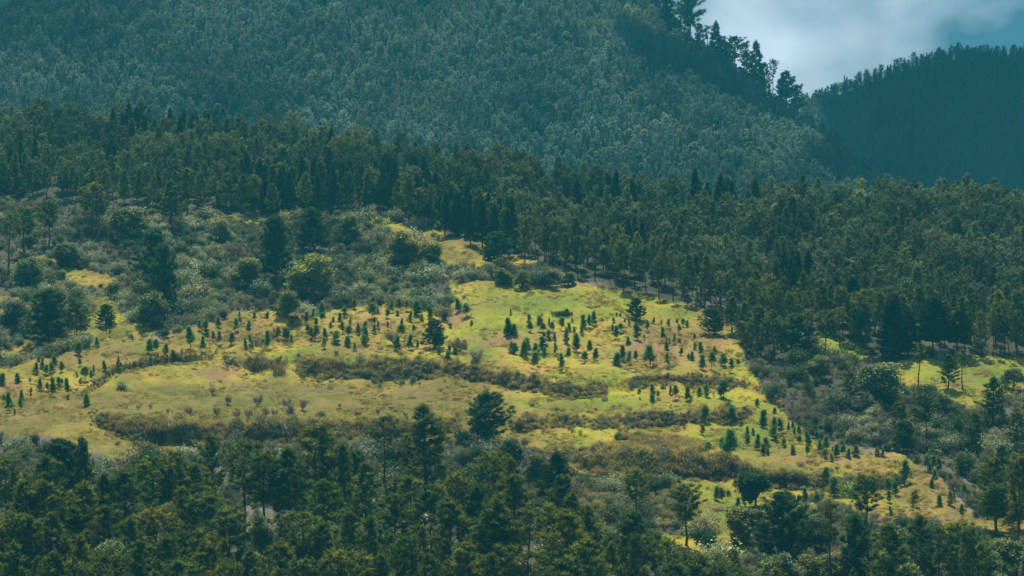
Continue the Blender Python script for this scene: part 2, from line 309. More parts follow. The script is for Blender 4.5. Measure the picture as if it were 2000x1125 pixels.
grid('mountain', np.concatenate([mp_, np.stack(back)]), M_soil, dict(kind='structure', label='steep forested mountain filling the upper left', category='mountain'))

# farther mountain on the right
far_y = lerpline([(1300, 340), (1450, 282), (1540, 232), (1580, 206), (1640, 184), (1700, 162), (1760, 140), (1820, 124), (1880, 114), (1940, 116), (2000, 114), (2100, 100), (2700, 70)])
def DF(px, py):
    k = (CY - np.asarray(py, float)) / FOC; y = (82 - 0.72 * 2850) / (k - 0.72)
    return y + 60 * np.clip(1 - (py - far_y(px)) / 60, 0, 1) ** 2 + 14 * fbm(px / 120., py / 300., 18, 2)
fx = np.arange(1300, 2701, 20).astype(float); v = np.linspace(0, 1, 40)[:, None]
FPX = np.broadcast_to(fx[None], (40, len(fx))); FPY = 470 + (far_y(fx)[None] - 470) * v
fp = P(FPX, FPY, DF(FPX, FPY)); last = fp[-1]; back = []
for dy, dz in ((30, 0), (100, -40), (250, -140)):
    q = last.copy(); q[:, 0] *= (last[:, 1] + dy) / last[:, 1]; q[:, 1] += dy; q[:, 2] += dz; back.append(q)
grid('far_mountain', np.concatenate([fp, np.stack(back)]), M_soil, dict(kind='structure', label='shaded teal mountain on the right below the sky', category='mountain'))
pl = np.array([[-4000, -500, -100], [4000, -500, -100], [4000, 5000, -100], [-4000, 5000, -100]], float)
add('valley_floor', mesh('valley_floor', pl, [[0, 1, 2, 3]], M_soil), kind='structure', label='valley floor below the hills', category='ground')

# ------------------------------------------------------------------ plants: mesh builders
class Acc:
    def __init__(s): s.v = []; s.f = []; s.t = []; s.n = 0
    def put(s, v, f, tone):
        s.v.append(np.asarray(v, float)); s.f.append(np.asarray(f, int) + s.n); s.t.append(np.broadcast_to(np.asarray(tone, float), (len(f),))); s.n += len(v)
    def get(s): return np.concatenate(s.v), np.concatenate(s.f), np.concatenate(s.t)
def tube(acc, path, rad, n=5, tone=0.5):
    path = np.asarray(path, float); k = len(path); ang = np.arange(n) / n * 2 * np.pi
    tng = np.gradient(path, axis=0); tng /= np.linalg.norm(tng, axis=1)[:, None] + 1e-9
    ref = np.where(np.abs(tng[:, 2:3]) > 0.8, np.array([[1., 0, 0]]), np.array([[0, 0, 1.]]))
    a = np.cross(tng, ref); a /= np.linalg.norm(a, axis=1)[:, None] + 1e-9; b = np.cross(tng, a)
    v = path[:, None] + np.asarray(rad)[:, None, None] * (np.cos(ang)[None, :, None] * a[:, None] + np.sin(ang)[None, :, None] * b[:, None])
    f = []
    for i in range(k - 1):
        for j in range(n):
            p, q = i * n + j, i * n + (j + 1) % n; f += [(p, q, q + n), (p, q + n, p + n)]
    acc.put(v.reshape(-1, 3), f, tone)
def blades(acc, r, cen, nb, ln, wd, out, spread=0.75, upw=0.45, tone=None, jit=0.12):
    "bursts of nb thin leaves at every centre, leaning along out"
    cen = np.asarray(cen, float); K = len(cen)
    d = out[:, None] * 0.55 + np.array([0, 0, upw]) + r.normal(0, spread, (K, nb, 3)); d /= np.linalg.norm(d, axis=2)[..., None]
    p = cen[:, None] + r.normal(0, jit, (K, nb, 3))
    s = np.cross(d, r.normal(0, 1, (K, nb, 3))); s /= np.linalg.norm(s, axis=2)[..., None] + 1e-9
    L = ln * r.uniform(0.7, 1.25, (K, nb, 1)); w = wd * r.uniform(0.7, 1.3, (K, nb, 1))
    v = np.stack([p - s * w / 2, p + s * w / 2, p + d * L], 2).reshape(-1, 3)
    f = np.arange(len(v)).reshape(-1, 3)
    if tone is None: tone = r.uniform(0, 1, K)
    tn = np.clip(np.repeat(tone, nb) + r.normal(0, 0.12, K * nb), 0, 1)
    acc.put(v, f, tn)
def leaves(acc, r, cen, nb, sz, rad, tone=None):
    "clouds of nb small leaf faces round every centre"
    cen = np.asarray(cen, float); K = len(cen)
    p = cen[:, None] + r.normal(0, 1, (K, nb, 3)) * rad
    d = r.normal(0, 1, (K, nb, 3)); d /= np.linalg.norm(d, axis=2)[..., None]; s = np.cross(d, r.normal(0, 1, (K, nb, 3))); s /= np.linalg.norm(s, axis=2)[..., None]
    a = sz * r.uniform(0.6, 1.3, (K, nb, 1))
    v = np.stack([p - d * a * .6, p + s * a * .4, p + d * a * .6, p - s * a * .4], 2).reshape(-1, 3)
    q = np.arange(len(v)).reshape(-1, 4); f = np.concatenate([q[:, [0, 1, 2]], q[:, [0, 2, 3]]])
    if tone is None: tone = r.uniform(0, 1, K)
    tn = np.clip(np.repeat(tone, nb) + r.normal(0, 0.12, K * nb), 0, 1); acc.put(v, f, np.concatenate([tn, tn]))

def conifer(seed, H=18., cb=0.35, R=4.2, nb=60, tpb=4, nbl=26, bl=0.75, bw=0.12, prof='open', up=(0.05, 0.9), wob=0.25, trunk=0.22, dead=6, lat=0.28):
    r = np.random.default_rng(seed); T = Acc(); C = Acc()
    z = np.linspace(0, 1, 7); path = np.stack([np.cumsum(r.normal(0, wob * 0.35, 7)), np.cumsum(r.normal(0, wob * 0.35, 7)), z * H], 1); path[0, :2] = 0
    tube(T, path, trunk * (1 - z * 0.88) * (1 + 0.35 * (z < 0.01)), 7)
    at = lambda h: np.array([np.interp(h, path[:, 2], path[:, 0]), np.interp(h, path[:, 2], path[:, 1]), h])
    cen = []; outs = []; lob = r.uniform(0.7, 1.2, 5); lph = r.uniform(0, 6.28)
    for i in range(nb):
        t = ((i + r.uniform()) / nb); h = H * (cb + (1 - cb) * t * 0.96); az = i * 2.4 + r.normal(0, 0.5)
        if prof == 'open': pf = (1 - t) ** 0.55 * (0.62 + 0.38 * min(1, t / 0.25))
        elif prof == 'flat': pf = (1 - t ** 3) ** 0.6 * (0.35 + 0.65 * min(1, t / 0.45))
        elif prof == 'cone': pf = (1 - t) ** 0.85 + 0.05
        elif prof == 'column': pf = (1 - t ** 2.2) ** 0.7 * (0.75 + 0.25 * min(1, t / 0.15)) + 0.04
        else: pf = math.sqrt(max(0.02, 1 - (2 * t - 1) ** 2))
        lf = lob[int((az + lph) / 6.2832 * 5) % 5]
        L = max(0.25, R * pf * lf * r.uniform(0.6, 1.12)); e = up[0] * (1 - t) + up[1] * t + r.normal(0, 0.16)
        s = at(h); dirn = np.array([math.cos(az) * math.cos(e), math.sin(az) * math.cos(e), math.sin(e)])
        mid = s + dirn * L * 0.55 - np.array([0, 0, 0.04 * L]); end = s + dirn * L + np.array([0, 0, 0.14 * L])
        tube(T, [s, mid, end], [0.018 * L + 0.02, 0.012 * L + 0.012, 0.012], 3)
        k = max(1, int(round(tpb * (0.35 + L / R))))
        side = np.array([-math.sin(az), math.cos(az), 0])
        for j in range(k):
            q = 1.0 if j == 0 else r.uniform(0.38, 1.0); b = s + (mid - s) * min(1, q / 0.55) if q < 0.55 else mid + (end - mid) * (q - 0.55) / 0.45
            cen.append(b + side * r.normal(0, lat * L * (0.45 if j else 0.1)) + np.array([0, 0, r.uniform(-0.05, 0.12) * L])); outs.append(dirn)
    for j in range(3): cen.append(at(H) + np.array([0, 0, -0.35 * j])); outs.append(np.array([0, 0, 1.]))
    blades(C, r, cen, nbl, bl, bw, np.array(outs))
    for i in range(dead):
        h = H * r.uniform(cb * 0.45, cb); az = r.uniform(0, 6.28); L = R * r.uniform(0.2, 0.5); s = at(h)
        tube(T, [s, s + np.array([math.cos(az) * L, math.sin(az) * L, r.uniform(-0.2, 0.25) * L])], [0.04, 0.01], 3)
    return T, C, H, R
def broadleaf(seed, H=11., R=4., cb=0.3, lobes=9, nb=20, K=44, sz=0.36, trunk=0.2):
    r = np.random.default_rng(seed); T = Acc(); C = Acc(); fork = H * cb
    tube(T, [(0, 0, 0), (r.normal(0, .1), r.normal(0, .1), fork * .6), (r.normal(0, .2), r.normal(0, .2), fork)], [trunk * 1.2, trunk * .9, trunk * .75], 7)
    cen = []; tone = []
    for i in range(lobes):
        a = i * 2.4 + r.normal(0, .9); q = math.sqrt((i + .5) / lobes) * r.uniform(.55, 1.15); zz = fork + (H - fork) * (0.16 + 0.62 * (1 - q ** 2) + r.uniform(-.26, .22))
        c0 = np.array([math.cos(a) * R * q * .68, math.sin(a) * R * q * .68, zz]); lr = R * r.uniform(.20, .46)
        tube(T, [(0, 0, fork * .95), (c0 * .5 + np.array([0, 0, fork * .45])), c0], [trunk * .6, trunk * .35, .03], 4)
        n = int(K * (lr / R / .4) ** 2); d = r.normal(0, 1, (n, 3)); d /= np.linalg.norm(d, axis=1)[:, None]
        p = c0 + d * lr * r.uniform(.55, 1.05, (n, 1)) * np.array([1, 1, .8]); cen.append(p); tone.append(np.clip(r.uniform(.1, .9) + r.normal(0, .25, n), 0, 1))
    cen = np.concatenate(cen); cen = cen[cen[:, 2] > fork * .75]
    leaves(C, r, cen, nb, sz, R * .085, np.concatenate(tone)[:len(cen)])
    return T, C, H, R
def shrub(seed, H=2.6, R=1.7, K=70, nb=12, sz=0.26, twig=10, lobes=5):
    r = np.random.default_rng(seed); T = Acc(); C = Acc()
    for i in range(twig):
        a = r.uniform(0, 6.28); q = r.uniform(.2, 1); e = np.array([math.cos(a) * R * q, math.sin(a) * R * q, H * r.uniform(.55, 1.02)])
        tube(T, [(0, 0, -.1), e * np.array([.45, .45, .6]), e], [.04, .025, .008], 3, r.uniform(0, 1))
    cen = []; tone = []
    for i in range(lobes):
        a = r.uniform(0, 6.28); q = r.uniform(0, .75); c0 = np.array([math.cos(a) * R * q, math.sin(a) * R * q, H * r.uniform(.3, .72)]); n = K // lobes
        d = r.normal(0, 1, (n, 3)); d /= np.linalg.norm(d, axis=1)[:, None]; cen.append(c0 + d * np.array([R * .48, R * .48, H * .32]) * r.uniform(.5, 1.05, (n, 1))); tone.append(np.clip(r.uniform(.1, .8) + r.normal(0, .25, n), 0, 1))
    cen = np.concatenate(cen); cen[:, 2] = np.abs(cen[:, 2]); leaves(C, r, cen, nb, sz, R * .20, np.concatenate(tone)); blades(C, r, cen[::3], 7, H * .22, .05, cen[::3] / (np.linalg.norm(cen[::3], axis=1)[:, None] + .01), .5, .5, np.full(len(cen[::3]), .95))
    return T, C, H, R
def twiggy(seed, H=2.4, R=1.4, n=70):
    r = np.random.default_rng(seed); C = Acc(); T = Acc()
    for i in range(7):
        a = r.uniform(0, 6.28); e = np.array([math.cos(a) * R * .5, math.sin(a) * R * .5, H * r.uniform(.5, .8)]); tube(T, [(0, 0, -.1), e * .5, e], [.05, .03, .012], 3, r.uniform(.2, 1))
        cen = e * r.uniform(.5, 1, (n // 7, 1)); o = np.tile(e / np.linalg.norm(e), (len(cen), 1)); blades(C, r, cen, 9, H * .34, .035, o, .55, .4)
    return T, C, H, R
def cane(seed, H=2.8, R=1.1, n=130, wd=0.09, base_t=0.0):
    "tall grass clump: dry at the foot, yellow-green at the tips"
    r = np.random.default_rng(seed); C = Acc()
    a = r.uniform(0, 6.28, n); q = np.sqrt(r.uniform(0, 1, n)) * R; b = np.stack([np.cos(a) * q, np.sin(a) * q, np.full(n, -.1)], 1)
    h = H * r.uniform(.45, 1.05, n); ln = r.normal(0, .22, (n, 2)); s = r.normal(0, 1, (n, 3)); s[:, 2] = 0; s /= np.linalg.norm(s, axis=1)[:, None]
    m1 = b + np.stack([ln[:, 0] * h * .4, ln[:, 1] * h * .4, h * .5], 1); m2 = b + np.stack([ln[:, 0] * h * 1.0, ln[:, 1] * h * 1.0, h * .85], 1); tp = b + np.stack([ln[:, 0] * h * 1.9, ln[:, 1] * h * 1.9, h * .96], 1)
    w = wd * r.uniform(.6, 1.3, (n, 1)); v = np.stack([b - s * w * .4, b + s * w * .4, m1 + s * w * .6, m1 - s * w * .6, m2 + s * w * .5, m2 - s * w * .5, tp], 1).reshape(-1, 3)
    i = np.arange(n)[:, None] * 7; t0 = r.uniform(0, .3, n)
    for k, (fa, tt) in enumerate((((0, 1, 2), .0), ((0, 2, 3), .05), ((3, 2, 4), .42), ((3, 4, 5), .5), ((5, 4, 6), .7))):
        if k == 0: C.put(v, i + np.array(fa), np.clip(base_t + tt + t0, 0, 1))
        else: C.f.append(i + np.array(fa) + C.n - len(v)); C.t.append(np.clip(base_t + tt + t0 + r.normal(0, .06, n), 0, 1))
    return None, C, H, R

class Proto:
    "one kind of plant: a trunk mesh, a crown mesh and both joined"
    def __init__(s, name, built, mt, mc, joined=True):
        T, C, s.H, s.R = built; s.name = name; cv, cf, ct = C.get(); s.crown = mesh(name + '_crown', cv, cf, mc, tone=ct)
        if T is not None:
            tv, tf, tt = T.get(); s.trunk = mesh(name + '_trunk', tv, tf, mt, tone=tt)
            s.full = mesh(name, np.concatenate([tv, cv]), np.concatenate([tf, cf + len(tv)]), [mt, mc], np.r_[np.zeros(len(tf)), np.ones(len(cf))], np.r_[tt, ct])
        else: s.trunk = None; s.full = s.crown
        s.Z = float(cv[:, 2].max()); s.Wd = float(np.percentile(np.abs(cv[:, 0]), 91))
PR = {}
PR['pine'] = [Proto('pine', conifer(100 + i, 18, cb, R, nb, tp, 28, .8, .13, pf, wob=.3), M_bark, M_pine) for i, (cb, R, nb, tp, pf) in enumerate([(.36, 4.2, 62, 4, 'open'), (.28, 4.6, 70, 4, 'open'), (.42, 3.7, 52, 4, 'flat'), (.30, 3.9, 64, 4, 'column'), (.46, 4.4, 50, 4, 'flat'), (.22, 4.3, 74, 4, 'open')])]
PR['hero'] = [Proto('hero', conifer(140, 24, .20, 7.4, 74, 8, 34, .95, .13, 'open', (.0, .75), .3, .42, 8), M_bark, M_pine)]
PR['slender'] = [Proto('slender', conifer(150 + i, 20, .66, 2.6, 26, 3, 24, .75, .10, 'flat', wob=.2, dead=14), M_bark, M_pine) for i in range(2)]
PR['dense'] = [Proto('dense', conifer(160 + i, 15, .12, 4.6, 95, 6, 30, .75, .13, 'column', (.15, .9)), M_bark, M_dense) for i in range(3)]
PR['cypress'] = [Proto('cypress', conifer(170 + i, 22, cb, 3.7, 150, 6, 24, .85, .16, 'column', (-.25, .5), .12, dead=2), M_bark, M_dark) for i, cb in enumerate((.07, .30, .12))]
PR['spruce'] = [Proto('spruce', conifer(180 + i, 19, .12, 4.2, 90, 6, 22, .9, .14, 'cone', (-.05, .35), .15, lat=.35), M_bark, M_dark) for i in range(3)]
PR['leafy'] = [Proto('leafy', broadleaf(190 + i, 10, 4.2, .15, 17), M_bark, M_leaf) for i in range(3)]
PR['round'] = [Proto('round', broadleaf(199, 9, 4.0, .24, 14, 30, 90, .36), M_bark, M_dense)]
PR['sapling'] = [Proto('sapling', conifer(200 + i, 5.0, cb, R, nb, 3, 20, .62, .09, pf, (.5, 1.25), .08, .07, 0, .2), M_bark, M_sap) for i, (cb, R, nb, pf) in enumerate([(.10, .95, 26, 'cone'), (.06, 1.25, 34, 'open'), (.22, .8, 20, 'open'), (.12, 1.0, 22, 'column'), (.05, 1.1, 30, 'cone'), (.30, 1.05, 20, 'column')])]
PR['bush'] = [Proto('bush', shrub(220 + i, 2.6, 1.8), M_bark, M_scrub) for i in range(5)]
PR['thicket'] = [Proto('thicket', shrub(280 + i, 2.8, 2.0, 80, 12, .25, 14, 7), M_twig, M_thicket) for i in range(5)]
PR['greenbush'] = [Proto('greenbush', shrub(230 + i, 3.2, 2.2, 90, 14, .3), M_bark, M_dense) for i in range(2)]
PR['twiggy'] = [Proto('twiggy', twiggy(240 + i), M_twig, M_twig) for i in range(3)]
PR['cane'] = [Proto('cane', cane(250 + i, 2.8, 1.15, 150, .055), None, M_cane) for i in range(4)]
PR['tussock'] = [Proto('tussock', cane(270 + i, .95, .85, 70, .06, .1), None, M_cane) for i in range(3)]
PR['tuft'] = [Proto('tuft', cane(260 + i, .55, .6, 40, .05, .2), None, M_grass) for i in range(3)]
PR['pine_far'] = [Proto('pine_far', conifer(300 + i, 17, cb, R, nb, 5, 11, .95, .24, pf), M_bark, M_wood) for i, (cb, R, nb, pf) in enumerate([(.34, 4.8, 44, 'open'), (.42, 4.8, 40, 'round'), (.30, 4.4, 46, 'column'), (.38, 5.2, 42, 'round'), (.30, 4.2, 44, 'open')])]
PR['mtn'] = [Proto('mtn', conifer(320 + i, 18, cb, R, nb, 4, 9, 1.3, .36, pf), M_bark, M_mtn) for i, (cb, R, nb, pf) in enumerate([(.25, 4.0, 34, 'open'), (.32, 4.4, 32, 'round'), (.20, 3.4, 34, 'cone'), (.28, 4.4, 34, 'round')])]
PR['mtn_leafy'] = [Proto('mtn_leafy', broadleaf(330 + i, 12, 4.8, .25, 8, 14, 40, .7), M_bark, M_woodleaf) for i in range(2)]

# ------------------------------------------------------------------ scattering (uncountable growth only)
def scatter(name, pos, rotz, scl, pick, protos, grove=None, **props):
    "one object that repeats plant meshes over many points (woods, scrub, tall grass)"
    n = len(pos); m = bpy.data.meshes.new(name); m.vertices.add(n); m.vertices.foreach_set('co', np.asarray(pos, np.float32).ravel())
    for nm, ty, dat in (('rot', 'FLOAT_VECTOR', np.stack([rng.normal(0, .03, n), rng.normal(0, .03, n), rotz], 1)), ('scl', 'FLOAT_VECTOR', scl)):
        a = m.attributes.new(nm, ty, 'POINT'); a.data.foreach_set('vector', np.asarray(dat, np.float32).ravel())
    if grove is not None: a = m.attributes.new('grove', 'FLOAT_VECTOR', 'POINT'); a.data.foreach_set('vector', np.asarray(grove, np.float32).ravel())
    a = m.attributes.new('pick', 'INT', 'POINT'); a.data.foreach_set('value', np.asarray(pick, np.int32))
    o = add(name, m, kind='stuff', **props)
    g = bpy.data.node_groups.new(name, 'GeometryNodeTree'); g.interface.new_socket('Geometry', in_out='INPUT', socket_type='NodeSocketGeometry'); g.interface.new_socket('Geometry', in_out='OUTPUT', socket_type='NodeSocketGeometry')
    gi = N(g, 'NodeGroupInput'); go = N(g, 'NodeGroupOutput'); ins = N(g, 'GeometryNodeInstanceOnPoints'); join = N(g, 'GeometryNodeJoinGeometry')
    objs = []
    for p in protos:
        po = bpy.data.objects.new('source_' + p.name, p.full); objs.append(po)
    for po in reversed(objs):       # join geometry lists the last link first
        oi = N(g, 'GeometryNodeObjectInfo'); oi.inputs['Object'].default_value = po
        ti = N(g, 'GeometryNodeGeometryToInstance'); g.links.new(oi.outputs['Geometry'], ti.inputs[0]); g.links.new(ti.outputs[0], join.inputs[0])
    def na(nm, ty):
        q = N(g, 'GeometryNodeInputNamedAttribute', data_type=ty); q.inputs['Name'].default_value = nm; return q.outputs['Attribute']
    g.links.new(gi.outputs[0], ins.inputs['Points']); g.links.new(join.outputs[0], ins.inputs['Instance']); ins.inputs['Pick Instance'].default_value = True
    g.links.new(na('pick', 'INT'), ins.inputs['Instance Index']); g.links.new(na('rot', 'FLOAT_VECTOR'), ins.inputs['Rotation']); g.links.new(na('scl', 'FLOAT_VECTOR'), ins.inputs['Scale'])
    g.links.new(ins.outputs[0], go.inputs[0])
    md = o.modifiers.new('growth', 'NODES'); md.node_group = g
    return o
def groves(x, y, sx, sy, seed, amp=.35, sd=.15):
    "colour of each tree of a wood: stands of lighter, darker, browner and bluer trees"
    n = len(x); l = 1 + amp * 1.3 * fbm(x / sx, y / sy, seed, 3) + rng.normal(0, sd, n); b = .14 * fbm(x / (sx * .6), y / (sy * .6), seed + 9, 2) + rng.normal(0, .06, n)
    odd = rng.uniform(0, 1, n); l = np.where(odd < .02, l * 1.5, np.where(odd > .92, l * .5, l)); l = np.clip(l, .35, 2.0); b = np.where((odd > .02) & (odd < .05), b + .22, b)
    return np.stack([l * (1 + b), l * (1 + .3 * b), l * (1 - .6 * b)], 1)
def thin(pts, rad, taken=None):
    "keep points no closer than rad (plan view)"
    cell = {}; keep = []; rad = np.broadcast_to(rad, len(pts)); cs = float(rad.max())
    def put(x, y, r): cell.setdefault((int(x // cs), int(y // cs)), []).append((x, y, r))
    for (x, y, r) in (taken or []): put(x, y, r)
    for i, (x, y) in enumerate(pts[:, :2]):
        cx, cy = int(x // cs), int(y // cs); ok = True
        for a in (-1, 0, 1):
            for b in (-1, 0, 1):
                for (qx, qy, qr) in cell.get((cx + a, cy + b), ()):
                    if (qx - x) ** 2 + (qy - y) ** 2 < (0.5 * (qr + rad[i])) ** 2: ok = False; break
                if not ok: break
            if not ok: break
        if ok: keep.append(i); put(x, y, rad[i])
    return np.array(keep, int)
def sample(depth, n, box, ok):
    "n random ground points (uniform in plan) with their pixels"
    out = []
    got = 0
    while got < n:
        px = rng.uniform(box[0], box[1], 20000); py = rng.uniform(box[2], box[3], 20000); good = ok(px, py); px, py = px[good], py[good]
        if len(px) == 0: continue
        d = depth(px, py); w = d * np.abs(depth(px, py - 2) - d); w = np.clip(w / np.percentile(w, 97), 0, 1); s = rng.uniform(0, 1, len(w)) < w
        out.append(np.stack([px[s], py[s], d[s]], 1)); got += s.sum()
    q = np.concatenate(out)[:n]; return q[:, 0], q[:, 1], P(q[:, 0], q[:, 1], q[:, 2])
# ------------------------------------------------------------------ single plants and things
RECS = []
def base_from_top(px, top, Hm):
    b = top + 100.0
    for _ in range(12): b = top + Hm * PXM(px, b)
    return float(b)
TINTS = [((1, 1, 1), ''), ((.80, .92, .95), 'dark'), ((1.14, 1.10, .88), 'olive'), ((1.28, 1.05, .85), 'brownish'), ((1.12, 1.17, .78), 'yellow-green'), ((.9, 1.02, 1.12), 'blue-green')]
SHAPE = {'pine': ['open-crowned', 'full-crowned', 'flat-topped', 'narrow', 'high-crowned', 'low-branched'], 'slender': ['bare-trunked'] * 2, 'dense': ['dense'] * 3, 'cypress': ['columnar'] * 3, 'spruce': ['conical'] * 3, 'leafy': ['round-crowned'] * 3, 'round': ['ball-shaped'], 'hero': ['tall']}
CAT = {'pine': ('pine_tree', 'pine'), 'slender': ('pine_tree', 'pine'), 'hero': ('pine_tree', 'pine'), 'dense': ('pine_tree', 'pine'), 'cypress': ('cypress_tree', 'cypress'), 'spruce': ('conifer_tree', 'conifer'), 'leafy': ('broadleaf_tree', 'tree'), 'round': ('broadleaf_tree', 'tree')}
def tree(kind, px, base, top, w=None, zone='', label=None, group=None, tint=None, var=None, lean=0.0):
    pr = PR[kind]; i = int(rng.integers(len(pr))) if var is None else var % len(pr); p = pr[i]
    loc = G(px, base); m = 1.0 / float(PXM(px, base)); s = (base - top) * m / p.Z
    sx = s * float(rng.uniform(.9, 1.1)) if w is None else float(np.clip(w * m / 2 / p.Wd, .62 * s, 1.7 * s))
    ti = int(rng.choice(len(TINTS), p=[.34, .30, .16, .05, .05, .10])) if tint is None else tint
    if kind == 'leafy' and tint is None: ti = int(rng.choice([0, 1, 2, 5]))
    nm, cat = CAT[kind]
    o = add(nm, None, loc=loc - np.array([0, 0, .25])); o.empty_display_size = .5
    o.rotation_euler = (float(rng.normal(0, .02)), lean + float(rng.normal(0, .02)), float(rng.uniform(0, 6.28)) if not lean else 0.0); o.scale = (sx, sx, s); o['category'] = cat
    for part, dat in (('trunk', p.trunk), ('crown', p.crown)):
        q = add(part, dat, o); q.color = (*TINTS[ti][0], 1)
    if label: o['label'] = label
    if group: o['group'] = group
    RECS.append(dict(o=o, kind=kind, cat=cat, shape=SHAPE[kind][i], tint=TINTS[ti][1], px=px, base=base, top=top, zone=zone, lab=bool(label), xy=(loc[0], loc[1]), r=p.Wd * sx, h=(base - top) * m))
    return o
def conv(o, s, L): return [(o[0] + t[0] / s, o[1] + t[1] / s) + tuple((q / s if isinstance(q, (int, float)) else q) for q in t[2:]) for t in L]

# -- trees with a look of their own
tree('hero', 835, 972, 780, 128, 'fg', 'tallest open-crowned pine rising above the middle of the foreground wood against the pasture', tint=0)
tree('slender', 749, 965, 806, 46, 'fg', 'slender pine with long bare trunk and small top left of the tallest foreground pine', tint=1, var=0)
tree('dense', 950, 862, 760, 82, 'fg', 'broad dense blue-green pine standing alone on the bank right of the tallest pine', tint=5)
tree('round', 1476, 992, 913, 54, 'fr', 'dark ball-shaped tree on a short trunk below the brushy bank', tint=1)
tree('pine', 1690, 1046, 922, 66, 'fr', 'pine with bare lower trunk in front of the lowest right-hand pasture', var=2, tint=1)
tree('dense', 1527, 1100, 952, 84, 'fr', 'big dense full pine at the lower right with layered boughs', tint=1)
tree('pine', 1340, 1068, 938, 88, 'fr', 'flat-crowned pine with long bare trunk left of the ball-shaped tree', var=2, tint=5)
tree('pine', 1242, 1020, 912, 78, 'fr', 'hazy wide pine at the foot of the tall cane bank', var=4, tint=5)
tree('pine', 1943, 1055, 938, 100, 'fr', 'wide dark tree with gaps in its crown at the right end of the low pasture', tint=1, var=2)
tree('spruce', 1086, 985, 878, 52, 'fg', 'dark pointed conifer at the right end of the foreground wood', tint=0)
tree('dense', 120, 985, 848, 96, 'fg', 'broad blue-green pine behind the left foreground wood', tint=5)
tree('cypress', 1741, 698, 568, 66, 'rs', 'biggest black-green cypress with foliage down to the ground beside the right-hand pasture', var=0)
tree('cypress', 1773, 694, 600, 34, 'rs', 'narrower cypress touching the right side of the biggest cypress', var=2)
tree('cypress', 1822, 694, 574, 48, 'rs', 'cypress with bare lower trunk just left of the block hut', var=1)
tree('cypress', 1836, 690, 590, 40, 'rs', 'shorter cypress with bare trunk directly behind the block hut', var=1)
tree('cypress', 1868, 692, 602, 42, 'rs', 'cypress on a bent bare trunk right of the block hut', var=1, lean=.06)
tree('cypress', 1666, 652, 534, 36, 'rs', 'tall thin dark cypress at the forest edge left of the big cypresses', var=1)
tree('slender', 1690, 688, 560, 40, 'rs', 'slender pine with long bare trunk between the thin cypress and the biggest cypress', tint=2)
tree('dense', 965, 520, 447, 48, 'ls', 'lone round pine-like tree on the upper grass strip below the forest edge', tint=5)
tree('dense', 92, 682, 556, 82, 'ls', 'large dark dense pine on the left above the pasture crest', tint=1)
tree('pine', 152, 678, 578, 50, 'ls', 'thin open pine right of the large dark pine on the left', var=0, tint=0)
tree('dense', 321, 612, 468, 46, 'ls', 'narrow dark pine in the scrub just above the crest left of centre', tint=1)
tree('dense', 300, 545, 440, 50, 'ls', 'dark bushy pine behind the narrow dark scrub pine', tint=1)
tree('dense', 538, 548, 412, 50, 'ls', 'tall dark columnar pine standing in the middle of the scrub slope', tint=1)
tree('dense', 615, 492, 400, 64, 'ls', 'wide dark pine at the top of the scrub right of the columnar pine', tint=1)
tree('pine', 337, 448, 348, 80, 'ls', 'wide open pine at the forest edge above the left scrub', var=1, tint=0)
tree('pine', 180, 455, 352, 58, 'ls', 'pine with long dark trunk at the upper left edge of the scrub', var=4, tint=0)
tree('slender', 15, 530, 410, 44, 'ls', 'pine with long bare trunk at the left edge of the picture above the scrub', tint=1)
tree('pine', 46, 500, 400, 50, 'ls', 'open pine right of the bare-trunked one at the left edge', var=4, tint=1)
tree('pine', 95, 480, 385, 56, 'ls', 'third pine from the left edge above the scrub', var=2, tint=0)
tree('leafy', 612, 580, 490, 96, 'ls', 'yellow-green broadleaf tree in the scrub below the wide dark pine', tint=4)
tree('leafy', 788, 520, 446, 76, 'ls', 'rounded green broadleaf tree at the right of the scrub slope', tint=2)
tree('leafy', 300, 640, 566, 50, 'ls', 'small yellow-green broadleaf tree on the scrub edge above the left crest', tint=4)
tree('leafy', 1716, 796, 704, 70, 'rs', 'hazy grey-green broadleaf tree on the right scrub slope below the big cypress', tint=5)
tree('pine', 1808, 862, 762, 76, 'rs', 'wide flat-topped pine in the middle of the right scrub slope', var=2, tint=1)
tree('pine', 1938, 836, 730, 44, 'rs', 'pointed open pine below the right-hand pasture', var=5, tint=1)
tree('slender', 1957, 820, 738, 24, 'rs', 'thin pale pine touching the right side of the pointed open pine', tint=5)
tree('slender', 1794, 766, 664, 46, 'rs', 'sparse pine with a small top in front of the block hut, left of two others', tint=1)
tree('pine', 1851, 762, 688, 52, 'rs', 'low spreading pine in front of the block hut', var=5, tint=1)
tree('slender', 1880, 760, 678, 40, 'rs', 'straight bare-trunked pine right of the low spreading one by the hut', tint=2)
tree('dense', 1243, 624, 578, 56, 'fieldtop', 'big dark bushy round tree on the upper pasture edge', tint=1)
tree('dense', 848, 680, 618, 46, 'fieldtop', 'dark round bush-like tree at the gully between the two pastures', tint=5)

